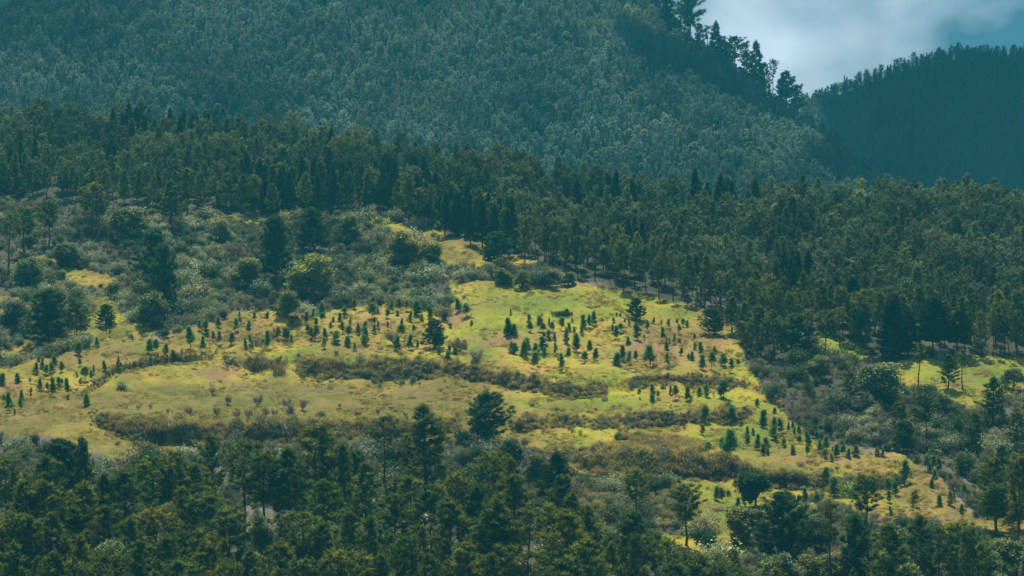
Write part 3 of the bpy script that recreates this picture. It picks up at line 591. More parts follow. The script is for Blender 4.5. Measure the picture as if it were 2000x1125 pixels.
# -- foreground wood, read off the photograph crop by crop (X, top, width, kind)
FG = conv((0, 731), 2.857, [(40, 440, 110, 'pine'), (270, 430, 150, 'pine'), (120, 560, 150, 'pine'), (470, 330, 80, 'dense'), (480, 570, 160, 'pine'), (720, 500, 140, 'pine'), (860, 430, 160, 'pine'), (980, 400, 90, 'pine'), (1080, 470, 180, 'pine'), (1180, 310, 90, 'pine'), (1360, 345, 150, 'pine'), (1460, 400, 130, 'pine'), (1600, 380, 130, 'pine'), (1760, 250, 180, 'pine'), (1830, 560, 180, 'pine'), (1985, 400, 80, 'dense'), (250, 560, 200, 'pine'), (60, 740, 140, 'pine'), (180, 760, 120, 'pine'), (290, 745, 170, 'pine'), (400, 705, 130, 'pine'), (600, 520, 100, 'dense'), (640, 700, 160, 'pine'), (860, 720, 200, 'pine'), (720, 770, 130, 'pine'), (1020, 600, 130, 'pine'), (1150, 640, 150, 'pine'), (1290, 700, 130, 'pine'), (1450, 760, 90, 'leafy'), (1660, 480, 160, 'leafy'), (1700, 740, 120, 'slender'), (1790, 800, 150, 'pine'), (1920, 360, 90, 'pine'), (1950, 740, 130, 'pine'), (790, 900, 150, 'pine'), (930, 860, 120, 'pine'), (1150, 910, 180, 'pine'), (1380, 980, 140, 'leafy'), (1550, 900, 140, 'pine'), (1680, 1000, 150, 'pine'), (1900, 950, 160, 'pine'), (70, 900, 140, 'pine'), (300, 960, 180, 'pine'), (460, 860, 120, 'pine'), (560, 960, 150, 'pine'), (990, 1000, 140, 'pine'), (1250, 1020, 130, 'pine')]) + \
     conv((650, 731), 2.857, [(30, 370, 110, 'pine'), (120, 400, 90, 'dense'), (190, 470, 130, 'pine'), (20, 580, 120, 'pine'), (330, 640, 160, 'pine'), (460, 540, 150, 'pine'), (560, 590, 140, 'pine'), (700, 520, 110, 'pine'), (800, 590, 110, 'dense'), (890, 410, 110, 'pine'), (1000, 440, 110, 'pine'), (1000, 530, 190, 'pine'), (1290, 540, 100, 'dense'), (920, 660, 140, 'pine'), (880, 760, 150, 'pine'), (650, 660, 180, 'pine'), (720, 910, 170, 'pine'), (620, 890, 110, 'pine'), (200, 760, 130, 'pine'), (130, 960, 160, 'pine'), (250, 970, 140, 'pine'), (540, 980, 140, 'pine'), (860, 970, 140, 'pine'), (1000, 780, 130, 'slender'), (1080, 730, 120, 'slender'), (1160, 690, 140, 'slender'), (1290, 720, 150, 'pine'), (1330, 630, 100, 'pine'), (1420, 700, 130, 'pine'), (1390, 890, 150, 'pine'), (1100, 960, 140, 'slender'), (1300, 990, 150, 'pine'), (1540, 860, 100, 'leafy'), (1690, 735, 170, 'dense'), (1850, 890, 130, 'slender'), (400, 870, 130, 'pine'), (1230, 860, 130, 'slender'), (970, 930, 120, 'slender')]) + \
     conv((1300, 731), 2.857, [(60, 1000, 150, 'pine'), (170, 970, 150, 'pine'), (330, 1010, 130, 'pine'), (450, 720, 130, 'leafy'), (920, 690, 100, 'slender'), (840, 760, 110, 'leafy'), (1060, 760, 110, 'dense'), (1240, 800, 160, 'pine'), (1440, 760, 160, 'pine'), (1530, 830, 110, 'slender'), (1640, 800, 140, 'pine'), (1720, 820, 120, 'pine'), (1060, 930, 170, 'leafy'), (1190, 960, 150, 'leafy'), (950, 980, 140, 'leafy'), (790, 990, 150, 'leafy'), (600, 1010, 150, 'leafy'), (1640, 990, 140, 'leafy'), (1790, 960, 160, 'leafy'), (1910, 900, 150, 'leafy'), (1970, 640, 110, 'leafy'), (1970, 420, 100, 'pine'), (1850, 440, 110, 'pine'), (1340, 1000, 140, 'leafy')])
for (px, top, w, kd) in FG:
    Hm = {'pine': rng.uniform(20, 26), 'slender': rng.uniform(20, 25), 'dense': rng.uniform(16, 20), 'leafy': rng.uniform(8, 11)}[kd]
    if kd == 'leafy' and px < 1200: kd_ = 'leafy'
    zone = 'fg' if px < 1200 else 'fr'
    base = base_from_top(px, top, Hm)
    tree(kd, px, base, top, w * rng.uniform(1.2, 1.5), zone)
# fill the wood where it closes up
fgline = lerpline([(-100, 985), (200, 1030), (400, 1020), (620, 1000), (900, 985), (1100, 1010), (1200, 1085), (1350, 1125), (1600, 1150), (2100, 1140)])
fx_, fy_, fp_ = sample(D, 900, (-40, 2040, 960, 1330), lambda x, y: y > fgline(x))
order = np.argsort(-fy_); fx_, fy_, fp_ = fx_[order], fy_[order], fp_[order]
kp = thin(fp_, np.full(len(fp_), 5.6), [(*r['xy'], 4.6) for r in RECS])
nf = 0
for i in kp:
    if nf >= 70: break
    px, py = fx_[i], fy_[i]; Hm = rng.uniform(13, 18) if px < 1250 else rng.uniform(7, 13); top = py - Hm * float(PXM(px, py))
    if top > 1112: continue
    tree('pine' if rng.uniform() < (.93 if px < 1250 else .35) else 'leafy', px, py, top, None, 'fg' if px < 1200 else 'fr'); nf += 1

# -- edge of the middle wood: its front rows, and pines about the right slope
def edge_kind(px):
    if 430 < px < 760 or 850 < px < 1010: return 'spruce' if rng.uniform() < .6 else 'pine'
    return 'slender' if rng.uniform() < .25 else 'pine'
ex = -10.0
while ex < 2010:
    py = float(EDGE(ex)) - rng.uniform(2, 12); Hm = rng.uniform(15, 21)
    if not (1715 < ex < 1885): tree(edge_kind(ex), ex, py, py - Hm * float(PXM(ex, py)), None, 'edge')
    ex += rng.uniform(20, 34)
ex = 0.0
while ex < 2010:
    py = float(EDGE(ex)) - rng.uniform(22, 34); Hm = rng.uniform(15, 21)
    tree(edge_kind(ex), ex, py, py - Hm * float(PXM(ex, py)), None, 'edge2'); ex += rng.uniform(36, 56)
for (px, base, top, w, kd) in [(1395, 655, 598, 46, 'dense'), (1478, 690, 590, 46, 'pine'), (1512, 700, 600, 50, 'pine'), (1548, 702, 606, 56, 'dense'), (1582, 700, 600, 40, 'slender'), (1612, 690, 600, 44, 'pine'), (1640, 680, 596, 40, 'slender'), (1455, 672, 585, 44, 'pine'), (1430, 650, 575, 44, 'pine'), (1660, 790, 715, 44, 'pine'), (1755, 850, 780, 50, 'pine'), (1765, 880, 815, 44, 'dense'), (1900, 880, 800, 50, 'pine'), (1985, 880, 790, 60, 'pine'), (1960, 935, 865, 56, 'pine'), (1990, 960, 890, 60, 'dense'), (1930, 960, 890, 44, 'pine'), (1980, 760, 715, 50, 'leafy'), (1560, 660, 590, 36, 'slender'), (1845, 820, 765, 46, 'leafy'), (1668, 745, 690, 40, 'slender'), (1600, 740, 690, 40, 'leafy'), (205, 640, 590, 34, 'dense'), (250, 470, 400, 50, 'leafy'), (430, 470, 425, 44, 'leafy'), (480, 560, 500, 60, 'leafy'), (840, 520, 470, 46, 'leafy'), (680, 470, 415, 50, 'leafy'), (560, 620, 565, 50, 'leafy'), (60, 560, 500, 50, 'leafy'), (130, 520, 470, 40, 'leafy'), (30, 640, 580, 40, 'leafy'), (1020, 560, 524, 46, 'leafy'), (1072, 562, 524, 42, 'leafy'), (1110, 558, 528, 40, 'leafy'), (980, 556, 520, 44, 'leafy'), (1000, 900, 850, 70, 'leafy'), (985, 930, 878, 70, 'dense'), (1050, 940, 880, 60, 'leafy')]:
    tree(kd, px, base, top, w, 'ls' if px < 900 else ('gully' if px < 1130 else 'rs'))

# -- pines standing out along the mountain's right ridge
for (px, top, base, w, kd) in [(1305, -30, 50, 34, 'spruce'), (1335, -28, 68, 40, 'pine'), (1349, -20, 76, 34, 'pine'), (1368, 48, 92, 20, 'pine'), (1382, 52, 96, 18, 'slender'), (1399, 42, 104, 28, 'spruce'), (1418, 84, 118, 22, 'pine'), (1436, 72, 128, 34, 'pine'), (1455, 86, 130, 20, 'slender'), (1476, 80, 152, 32, 'spruce'), (1494, 124, 164, 22, 'pine'), (1511, 118, 184, 18, 'slender'), (1537, 140, 204, 40, 'hero'), (1560, 168, 208, 22, 'pine'), (1527, 160, 196, 18, 'pine'), (1460, 104, 140, 24, 'pine'), (1409, 72, 112, 22, 'pine')]:
    base = base + 26; d = float(DM(min(px, sil_x(base) - 6), base)); p = PR[kd][int(rng.integers(len(PR[kd])))]; loc = P(px, base + 3, d); m = d / FOC; top = top - 8; w = w * 1.0; s = (base - top) * m / p.Z; sx = float(np.clip(w * m / 2 / p.Wd, .6 * s, 1.6 * s))
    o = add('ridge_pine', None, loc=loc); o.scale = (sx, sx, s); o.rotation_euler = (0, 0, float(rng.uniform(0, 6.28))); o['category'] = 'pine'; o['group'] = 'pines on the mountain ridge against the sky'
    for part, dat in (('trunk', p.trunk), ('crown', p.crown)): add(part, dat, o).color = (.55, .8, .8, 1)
    RECS.append(dict(o=o, kind=kd, cat='pine', shape=SHAPE[kd][0], tint='dark', px=px, base=base, top=top, zone='ridge', lab=False, xy=(loc[0], loc[1]), r=3, h=(base - top) * m))

# -- young pines planted on the pasture (crop x, crop top, crop base)
SAP = []
def saps(o, s, L): 
    for t in L: SAP.append((o[0] + t[0] / s, o[1] + t[1] / s, o[1] + t[2] / s, t[3] if len(t) > 3 else ''))
saps((1160, 620), 6.667, [(255, 5, 75), (245, 100, 190), (290, 120, 260), (348, 85, 190), (465, 10, 100), (572, 85, 300), (455, 255, 370), (705, 45, 170), (662, 215, 280), (903, 140, 285), (968, 25, 140), (880, 30, 90), (1120, 100, 210), (1040, 215, 325), (1118, 280, 355), (985, 270, 340), (945, 310, 430), (1135, 400, 500), (1318, 330, 430), (1400, 330, 460), (1415, 490, 670), (285, 470, 640), (370, 375, 560), (445, 445, 600), (545, 440, 550), (730, 380, 620), (655, 470, 600), (955, 470, 625), (1240, 480, 570), (1275, 455, 580), (1530, 470, 650), (1570, 380, 520), (1660, 480, 620), (1720, 520, 640), (1795, 540, 690), (1885, 550, 640), (1310, 220, 300), (20, 410, 540), (590, 930, 1010), (770, 880, 1080), (760, 1000, 1110), (840, 960, 1060), (1000, 900, 1020), (1060, 900, 1050), (1220, 910, 1090), (1380, 910, 1040), (1470, 880, 1050), (1640, 920, 1070), (1695, 840, 1070), (590, 1040, 1100), (110, 0, 45), (540, 0, 55), (600, 0, 50), (770, 0, 75), (1090, 20, 105), (1160, 20, 120), (1210, 40, 130)])
saps((940, 600), 6.667, [(370, 160, 400), (430, 230, 400), (310, 270, 390), (385, 20, 110, 'p'), (620, 100, 230), (640, 200, 320), (765, 130, 300), (800, 220, 330), (785, 90, 140), (885, 145, 240), (930, 205, 330), (1035, 140, 300), (950, 330, 440), (875, 300, 430), (820, 330, 420), (1185, 145, 210), (1150, 210, 320), (1110, 280, 480), (1210, 260, 330), (1305, 250, 345), (1340, 110, 270), (1400, 110, 260), (1450, 60, 220), (1580, 120, 180), (1755, 70, 130), (1805, 80, 130), (1930, 140, 230), (1865, 140, 200), (920, 55, 115), (980, 60, 118), (1090, 40, 120), (1130, 20, 122), (1180, 60, 125), (390, 460, 620), (440, 480, 640), (540, 450, 660), (595, 410, 600), (700, 480, 640), (680, 590, 770), (735, 560, 720), (815, 400, 600), (820, 520, 640), (975, 470, 620), (1130, 530, 660), (1240, 360, 570), (1415, 440, 580), (1060, 610, 810), (1000, 650, 720), (1345, 590, 735)])
saps((560, 570), 6.667, [(15, 500, 600), (65, 560, 690), (255, 260, 390), (340, 230, 330), (380, 340, 430), (300, 420, 580), (330, 470, 610), (375, 450, 620), (310, 600, 670), (455, 150, 300), (465, 280, 390), (605, 330, 410), (685, 280, 410), (580, 400, 500), (505, 480, 640), (495, 600, 745), (640, 520, 700), (755, 200, 330), (815, 340, 450), (725, 400, 540), (800, 450, 600), (790, 580, 720), (975, 380, 540), (930, 420, 560), (1030, 470, 660), (1000, 560, 690), (1110, 160, 360), (1140, 330, 410), (1190, 190, 285), (1100, 70, 200), (1190, 380, 470), (1130, 430, 540), (1310, 390, 470), (1340, 110, 250), (1310, 230, 360), (1445, 250, 325), (1450, 90, 190), (1560, 120, 240), (1600, 250, 385), (1485, 350, 460), (1490, 440, 600), (1440, 580, 740), (1590, 570, 740), (1650, 440, 540), (1700, 640, 730), (1720, 130, 320), (1680, 200, 310), (1890, 180, 350), (1760, 290, 370), (885, 100, 210), (880, 660, 770, 'p'), (1960, 600, 740)])
saps((650, 350), 2.857, [(575, 860, 905), (610, 880, 925), (650, 930, 985), (700, 890, 950), (740, 900, 960), (640, 960, 1020), (775, 790, 835), (705, 670, 740), (745, 700, 770), (680, 940, 990), (590, 930, 980), (350, 900, 945)])
saps((0, 640), 6.667, [(460, 460, 600), (500, 380, 470), (545, 390, 530), (600, 490, 615), (710, 370, 500), (680, 450, 580), (805, 450, 580), (345, 370, 435), (240, 600, 745), (390, 650, 720), (10, 600, 760), (525, 680, 830), (690, 660, 870), (620, 720, 820), (760, 650, 780), (810, 670, 760), (885, 670, 850), (120, 850, 1070), (60, 880, 980), (285, 820, 950), (275, 930, 1060), (405, 780, 840), (400, 850, 910), (880, 870, 940), (1055, 400, 510), (1110, 520, 680), (1060, 540, 600), (1010, 570, 650), (1185, 560, 660), (1225, 490, 590), (1040, 660, 740), (1365, 440, 560), (1530, 390, 510), (1570, 450, 520), (1025, 200, 380), (1260, 130, 240), (1935, 160, 330), (1130, 870, 1030), (1720, 100, 170), (875, 180, 320), (1430, 20, 90), (150, 410, 480), (90, 440, 490), (30, 470, 510), (190, 1060, 1130)])
saps((0, 350), 2.857, [(1065, 830, 940), (1145, 790, 870), (1115, 790, 860), (1225, 850, 910), (1220, 770, 825), (1310, 780, 850), (1340, 770, 810), (1385, 790, 840), (1335, 740, 770), (1420, 740, 780), (1290, 860, 920), (1190, 850, 890), (1135, 880, 950), (1370, 890, 940), (1405, 870, 930), (1495, 850, 940), (1545, 830, 890), (925, 920, 985), (830, 900, 970), (870, 900, 970), (965, 955, 1000), (1490, 740, 775), (1590, 830, 890)])
saps((1350, 780), 6.667, [(160, 330, 470, 'r'), (935, 150, 380), (1090, 240, 370), (1070, 360, 540), (1170, 260, 440), (1265, 310, 410), (1340, 370, 465), (1320, 280, 380), (1410, 350, 480), (1410, 480, 590), (1480, 400, 460), (1530, 420, 590), (1590, 390, 500), (1640, 410, 500), (720, 360, 500), (735, 470, 600), (815, 380, 480), (505, 420, 780), (405, 510, 680), (460, 540, 760), (870, 470, 660), (970, 510, 700), (930, 590, 750), (1000, 640, 750), (1210, 510, 640), (1140, 620, 670), (1335, 600, 740), (1515, 610, 740), (1665, 530, 670), (1755, 490, 660), (1740, 660, 800), (1840, 610, 680), (1890, 600, 740), (1970, 600, 740), (1830, 710, 850), (230, 560, 700, 'p'), (855, 0, 120), (1090, 110, 210), (545, 90, 280), (185, 100, 300)])
saps((1600, 850), 6.667, [(225, 140, 290), (165, 240, 380), (300, 150, 250), (375, 180, 320), (485, 140, 310), (180, 160, 220), (760, 170, 290), (810, 180, 290), (60, 40, 170), (355, 20, 100), (90, 430, 610), (190, 560, 720), (1110, 350, 650), (1080, 560, 640), (905, 570, 740), (920, 730, 890), (1000, 610, 790), (830, 600, 700), (1195, 470, 550), (1410, 270, 480), (1480, 280, 440), (1440, 380, 490), (1560, 300, 470), (1260, 270, 400), (1495, 450, 580), (1465, 580, 700), (1735, 500, 690), (1700, 540, 680), (1880, 640, 800), (1215, 720, 930, 'r'), (1570, 780, 950), (1700, 730, 940, 'r'), (1755, 760, 870), (1860, 910, 1070), (1910, 960, 1000), (940, 930, 1030)])
saps((1300, 731), 2.857, [(285, 630, 700), (325, 640, 720), (350, 650, 700), (400, 690, 760), (440, 680, 740), (470, 690, 740), (780, 640, 740), (940, 580, 680), (840, 660, 740), (900, 520, 600), (390, 590, 640), (680, 570, 640)])
SAPREC = []
for (px, top, base, fl) in SAP:
    if any(abs(px - q[0]) < 2.5 and abs(base - q[1]) < 4 for q in SAPREC): continue
    j = int(rng.integers(len(PR['sapling']))); p = PR['sapling'][j]; loc = G(px, base); m = 1 / float(PXM(px, base)); s = (base - top) * m * 1.22 / p.Z
    o = add('pine_sapling', p.full, loc=loc - np.array([0, 0, .06])); w = s * float(rng.uniform(1.3, 2.1)); o.scale = (w, w, s); o.rotation_euler = (float(rng.normal(0, .08)), float(rng.normal(0, .08)), float(rng.uniform(0, 6.28)))
    o.color = {'': (*(float(rng.uniform(.75, 1.35)) * np.array((1 + .15 * float(rng.normal()), 1, .95))), 1), 'p': (2.0, 1.7, 1.6, 1), 'r': (2.0, 1.1, .9, 1)}[fl]
    o['category'] = 'sapling'; SAPREC.append((px, base, top, o, fl, j))

# -- bare shrubs on the lower terrace
for k, (px, top, base) in enumerate([(425, 788, 816), (462, 792, 820), (486, 792, 822), (590, 774, 804), (537, 790, 816), (560, 772, 804), (446, 768, 792), (414, 750, 772), (373, 798, 808), (664, 786, 796), (742, 744, 760), (738, 796, 812), (269, 788, 802), (294, 785, 799), (328, 796, 809), (373, 794, 807), (503, 760, 796)]):
    p = PR['twiggy'][k % 3]; loc = G(px, base); m = 1 / float(PXM(px, base)); s = (base - top) * m / p.Z; o = add('bare_shrub', p.full, loc=loc); o.scale = (s * .9, s * .9, s); o.rotation_euler = (0, 0, k * 1.3)
    o['category'] = 'shrub'; RECS.append(dict(o=o, kind='twiggy', cat='shrub', shape='leafless', tint='grey', px=px, base=base, top=top, zone='terrace', lab=False, xy=(loc[0], loc[1]), r=1, h=2))
# -- single bushes that stand out
for k, (px, top, base, w, kd, tint, lab) in enumerate([
    (545, 700, 736, 26, 'cane', (.55, .55, .6), 'dark tall grass clump standing alone on the lower terrace'), (1385, 1025, 1082, 38, 'greenbush', (.8, 1.0, 1.15), 'blue-green bush on the low pasture left of the big dense pine'),
    (1098, 602, 619, 44, 'greenbush', (.8, .9, .9), 'low dark hedge-like bush on the upper pasture'), (500, 696, 724, 40, 'cane', (.6, .6, .65), 'wide dark grass clump left of the lone one on the terrace'),
    (925, 862, 905, 44, 'greenbush', (.7, .85, .95), 'dark bush standing in for shade at the foot of the lone dense pine'), (905, 832, 866, 26, 'greenbush', (.8, .95, .9), 'small green bush left of the lone dense pine'),  # dark bush added where the lone dense pine casts its shadow
    (770, 640, 672, 30, 'twiggy', (1, 1, 1), 'grey leafless shrub among the saplings on the middle pasture'), (895, 650, 690, 30, 'twiggy', (1, 1, 1), 'grey leafless shrub right of the round bush-like tree'), (930, 672, 712, 24, 'twiggy', (1.2, 1.2, 1.2), 'pale leafless shrub in the green gully between the pastures'),
    (1660, 930, 972, 40, 'bush', (1.1, 1.35, .8), 'pale green round bush behind the bare-trunked pine'), (236, 742, 765, 22, 'bush', (.8, 1, .9), 'grey-green bush just right of the dry brush hedge'),
    (650, 572, 598, 30, 'bush', (1.2, 1.1, 1.1), 'grey bush on the crest above the middle saplings'), (1400, 984, 1000, 26, 'bush', (1.4, 1.0, 1.0), 'brownish bush on the low pasture beside small saplings')]):
    p = PR[kd][k % len(PR[kd])]; loc = G(px, base); m = 1 / float(PXM(px, base)); s = (base - top) * m / p.Z; sx = float(np.clip(w * m / 2 / p.Wd, .5 * s, 2.5 * s))
    nm = {'cane': 'grass_clump', 'twiggy': 'bare_shrub'}.get(kd, 'bush'); o = add(nm, p.full, loc=loc - np.array([0, 0, .1])); o.scale = (sx, sx, s); o.color = (*tint, 1); o['category'] = {'cane': 'grass clump', 'twiggy': 'shrub'}.get(kd, 'bush'); o['label'] = lab

# -- small things: stones, the block hut, a post, a broken pole
def boulder(name, px, py, w, h, m_, label, seed):
    r = np.random.default_rng(seed); import bmesh
    bm = bmesh.new(); bmesh.ops.create_icosphere(bm, subdivisions=3, radius=1.0)
    for vv in bm.verts:
        q = vv.co; n_ = 1 + .16 * math.sin(q.x * 3 + seed) * math.cos(q.y * 4 - seed) + .08 * math.sin(q.z * 7 + seed) + float(r.normal(0, .015)); vv.co = q * n_
    me = bpy.data.meshes.new(name); bm.to_mesh(me); bm.free(); me.materials.append(m_)
    mm = 1 / float(PXM(px, py)); o = add(name, me, loc=G(px, py) + np.array([0, 0, h * mm * .42])); o.scale = (w * mm / 2, w * mm / 2, h * mm / 2); o['label'] = label; o['category'] = 'stone'; return o
boulder('boulder', 943.5, 502, 5.5, 8.5, M_white, 'bright white upright stone on the grass strip left of the lone round tree', 1)
boulder('boulder', 906, 581, 8, 7, M_stone, 'pale grey boulder at the left side of the upper pasture', 2)
boulder('boulder', 889.5, 571, 5.5, 4.5, M_stone, 'small tan stone left of the pale grey boulder on the upper pasture', 3)
boulder('boulder', 849, 476, 5, 4, M_stone, 'small pale stone on the dry slope at the top of the scrub', 4)
boulder('boulder', 1969, 728, 7, 6, M_stone, 'pale stone lying on the right-hand pasture', 5)
for k, (px, py, w, h) in enumerate([(1808, 711, 6, 4), (1814, 708, 5, 4), (1820, 713, 6, 4), (1812, 715, 4, 3), (1803, 714, 4, 3)]):
    o = boulder('field_stone', px, py, w, h, M_stone, 'grey stone in the small heap left of the block hut', 10 + k); o['group'] = 'stones heaped left of the block hut'
def box(acc, c, d):
    c = np.array(c, float); d = np.array(d, float) / 2; v = np.array([[x, y, z] for x in (-1, 1) for y in (-1, 1) for z in (-1, 1)]) * d + c
    q = [(0, 1, 3, 2), (4, 6, 7, 5), (0, 4, 5, 1), (2, 3, 7, 6), (0, 2, 6, 4), (1, 5, 7, 3)]; f = [t for a in q for t in ((a[0], a[1], a[2]), (a[0], a[2], a[3]))]; acc.put(v, f, .5)
mm = 1 / float(PXM(1838, 700)); hw = 25 * mm; hh = 18 * mm
hut = add('block_hut', None, loc=G(1838, 701) - np.array([0, 0, .3])); hut['label'] = 'small grey block hut with a pale tin roof under the cypresses'; hut['category'] = 'hut'; hut.rotation_euler = (0, 0, .35)
a = Acc()
for r_ in range(8):
    for (cx_, cy_, lx, ly) in ((0, -1.2, hw, .2), (0, 1.2, hw, .2), (-hw / 2 + .1, 0, .2, 2.2), (hw / 2 - .1, 0, .2, 2.2)):
        box(a, (cx_, cy_, (r_ + .5) * hh / 8), (lx - .012 * (r_ % 2), ly - .012 * (r_ % 2), hh / 8 - .02))
v_, f_, t_ = a.get(); add('wall', mesh('hut_wall', v_, f_, M_block), hut)
a = Acc(); nx = 40; xs_ = np.linspace(-hw / 2 - .35, hw / 2 + .35, nx); zz = hh + .12 + .05 * np.sin(np.arange(nx) * 1.57)
v_ = np.concatenate([np.stack([xs_, np.full(nx, yy), zz + (yy + 1.5) * .16 + dz], 1) for yy in (-1.55, 1.55) for dz in (0, .03)]); i = np.arange(nx - 1)
f_ = np.concatenate([np.stack(q, 1) for b0, b1 in ((0, 2), (1, 3), (0, 1), (2, 3)) for q in ((i + b0 * nx, i + 1 + b0 * nx, i + 1 + b1 * nx), (i + b0 * nx, i + 1 + b1 * nx, i + b1 * nx))]); add('roof', mesh('hut_roof', v_, f_, M_tin), hut)
a = Acc(); box(a, (hw * .15, -1.31, hh * .42), (.75, .05, hh * .8)); v_, f_, t_ = a.get(); add('door', mesh('hut_door', v_, f_, M_bark), hut)
def pole(name, px, py, Hm, r_, m_, label, cat, rot=(0, 0, 0), lift=0):
    a = Acc(); tube(a, [(0, 0, -.2), (.01, 0, Hm * .5), (0, .02, Hm)], [r_ * 1.1, r_, r_ * .8], 8); tube(a, [(0, 0, Hm * .8), (.0, .03, Hm * .8 + .25)], [r_ * .8, r_ * .4], 6); v_, f_, t_ = a.get()
    o = add(name, mesh(name, v_, f_, m_), loc=G(px, py) + np.array([0, 0, lift])); o.rotation_euler = rot; o['label'] = label; o['category'] = cat; return o
M_rust = plain('rusty_post', [(.3, (.05, .025, .018)), (.7, (.10, .05, .035))], 4.0)
pole('fence_post', 197, 648, 2.4, .16, M_rust, 'dark rust-brown post standing in the grass left of the crest', 'post')
pole('dead_branch', 158, 675, 3.2, .09, M_stone, 'pale broken branch lying across the sapling on the left crest', 'branch', (0, -1.42, 0), .9)
pole('tree_stump', 62, 700, 3.0, .42, M_bark, 'broken brown stump with a pale top behind the left crest', 'stump')

# ------------------------------------------------------------------ growth nobody could count
def sc(n, lo, hi, wide=(.85, 1.2)): 
    z = rng.uniform(lo, hi, n); w = z * rng.uniform(wide[0], wide[1], n); return np.stack([w, w, z], 1)
taken = [(*r['xy'], 3.4) for r in RECS]
# middle wood
mid_ok = lambda x, y: (y < EDGE(x) - 14) & (y > RIDGE(x) - 1) & ~((x > 1715) & (x < 1885) & (y > EDGE(x) - 28))
x_, y_, p_ = sample(D, 9000, (-260, 2260, 200, 720), mid_ok); k = thin(p_, rng.uniform(3.4, 6.6, len(p_)), taken); n = len(k); p_ = p_[k]; x_ = x_[k]; y_ = y_[k]
scl = sc(n, .58, 1.0); darkz = ((x_ > 430) & (x_ < 1020) & (y_ > EDGE(x_) - 62)) | (fbm(x_ / 120, y_ / 40, 51, 2) > .5)
pick = np.where(rng.uniform(0, 1, n) < .07, 7, rng.integers(0, 5, n)); pick = np.where(darkz & (rng.uniform(0, 1, n) < .6), 5 + rng.integers(0, 2, n), pick)
o = scatter('pine_wood', p_ - [0, 0, .3], rng.uniform(0, 6.28, n), scl, pick, PR['pine_far'] + PR['spruce'][:2] + PR['mtn_leafy'][:1], groves(x_, y_, 110, 40, 300), label='dense middle pine wood between the pasture and the mountain', category='wood'); print('middle wood', n)
# mountain woods
x_, y_, p_ = sample(DM, 40000, (-500, 1780, -150, 465), lambda x, y: (y > sil_y(x) + 2) & (y < SKYL(x) + 70)); k = thin(p_, rng.uniform(2.7, 5.0, len(p_))); n = len(k); p_ = p_[k]; x_ = x_[k]; y_ = y_[k]
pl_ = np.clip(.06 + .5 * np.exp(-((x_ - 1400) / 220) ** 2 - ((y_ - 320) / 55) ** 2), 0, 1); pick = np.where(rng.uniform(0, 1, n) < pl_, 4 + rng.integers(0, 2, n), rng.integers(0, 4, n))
scatter('mountain_wood', p_ - [0, 0, .3], rng.uniform(0, 6.28, n), sc(n, .52, .90, (.95, 1.3)), pick, PR['mtn'] + PR['mtn_leafy'], groves(x_, y_, 130, 90, 400, .36, .10) * (1 + .32 * np.exp(-((y_ - 300) / 75) ** 2))[:, None], label='hazy pine wood covering the steep mountain', category='wood'); print('mountain wood', n)  # trees paler towards the mountain foot: pale stands plus valley haze painted in
x_, y_, p_ = sample(DF, 9000, (1480, 2250, 80, 465), lambda x, y: (y > far_y(x)) & (y < 460)); k = thin(p_, rng.uniform(3.6, 6.5, len(p_))); n = len(k); p_ = p_[k]
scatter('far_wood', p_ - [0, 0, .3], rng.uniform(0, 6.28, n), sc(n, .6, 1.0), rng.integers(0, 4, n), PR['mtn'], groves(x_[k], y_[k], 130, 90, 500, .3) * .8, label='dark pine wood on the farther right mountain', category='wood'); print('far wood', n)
# scrub
LS = [(-300, 400), (0, 394), (200, 412), (430, 425), (740, 420), (850, 455), (870, 500), (930, 520), (960, 518), (1050, 524), (1125, 552), (1040, 560), (880, 545), (890, 660), (840, 630), (760, 610), (660, 615), (600, 640), (540, 620), (450, 625), (330, 668), (200, 684), (0, 735), (-300, 800)]
RS = [(1440, 640), (1600, 655), (1700, 692), (1720, 740), (1840, 772), (1890, 802), (2000, 775), (2300, 775), (2300, 1030), (1905, 1008), (1830, 925), (1750, 884), (1600, 862), (1510, 785), (1455, 700)]
GU = [(900, 850), (1060, 870), (1130, 928), (1330, 950), (1345, 1010), (1400, 1058), (1500, 1040), (1560, 980), (1640, 980), (1690, 1008), (1880, 1032), (2000, 1060), (2300, 1060), (2300, 1220), (1100, 1220), (1040, 985), (900, 960)]
LG = [(60, 850), (180, 905), (380, 885), (600, 872), (760, 872), (900, 858), (900, 960), (600, 985), (300, 1000), (-200, 990), (-200, 860)]
def in_scrub(x, y): return inpoly(x, y, LS) | inpoly(x, y, RS) | inpoly(x, y, GU) | inpoly(x, y, LG)
x_, y_, p_ = sample(D, 24000, (-200, 2200, 390, 1220), lambda x, y: in_scrub(x, y) & (fieldness(x, y, 9) < .5)); k = thin(p_, rng.uniform(1.2, 2.8, len(p_)), [(q[0], q[1], 1.6) for q in [r['xy'] for r in RECS]]); n = len(k); p_ = p_[k]; x_ = x_[k]; y_ = y_[k]
z_ = np.clip(rng.lognormal(-.42, .42, n) * (1 + .5 * fbm(x_ / 45, y_ / 20, 95, 3)), .25, 2.1); w_ = rng.uniform(.8, 1.45, n); cl = fbm(x_ / 60, y_ / 25, 91, 2); pick = np.where(rng.uniform(0, 1, n) < np.clip(.38 + .6 * cl, .1, .85), 5 + rng.integers(0, 3, n), rng.integers(0, 5, n)); pick = np.where(rng.uniform(0, 1, n) < .10, 8, pick)
scatter('scrub', p_ - [0, 0, .15], rng.uniform(0, 6.28, n), np.stack([z_ * w_, z_ * w_, z_], 1), pick, PR['thicket'] + PR['twiggy'] + PR['greenbush'][:1], groves(x_, y_, 60, 26, 600, .5, .18), label='mixed grey-green scrub on the slopes around the pasture', category='scrub'); print('scrub', n)
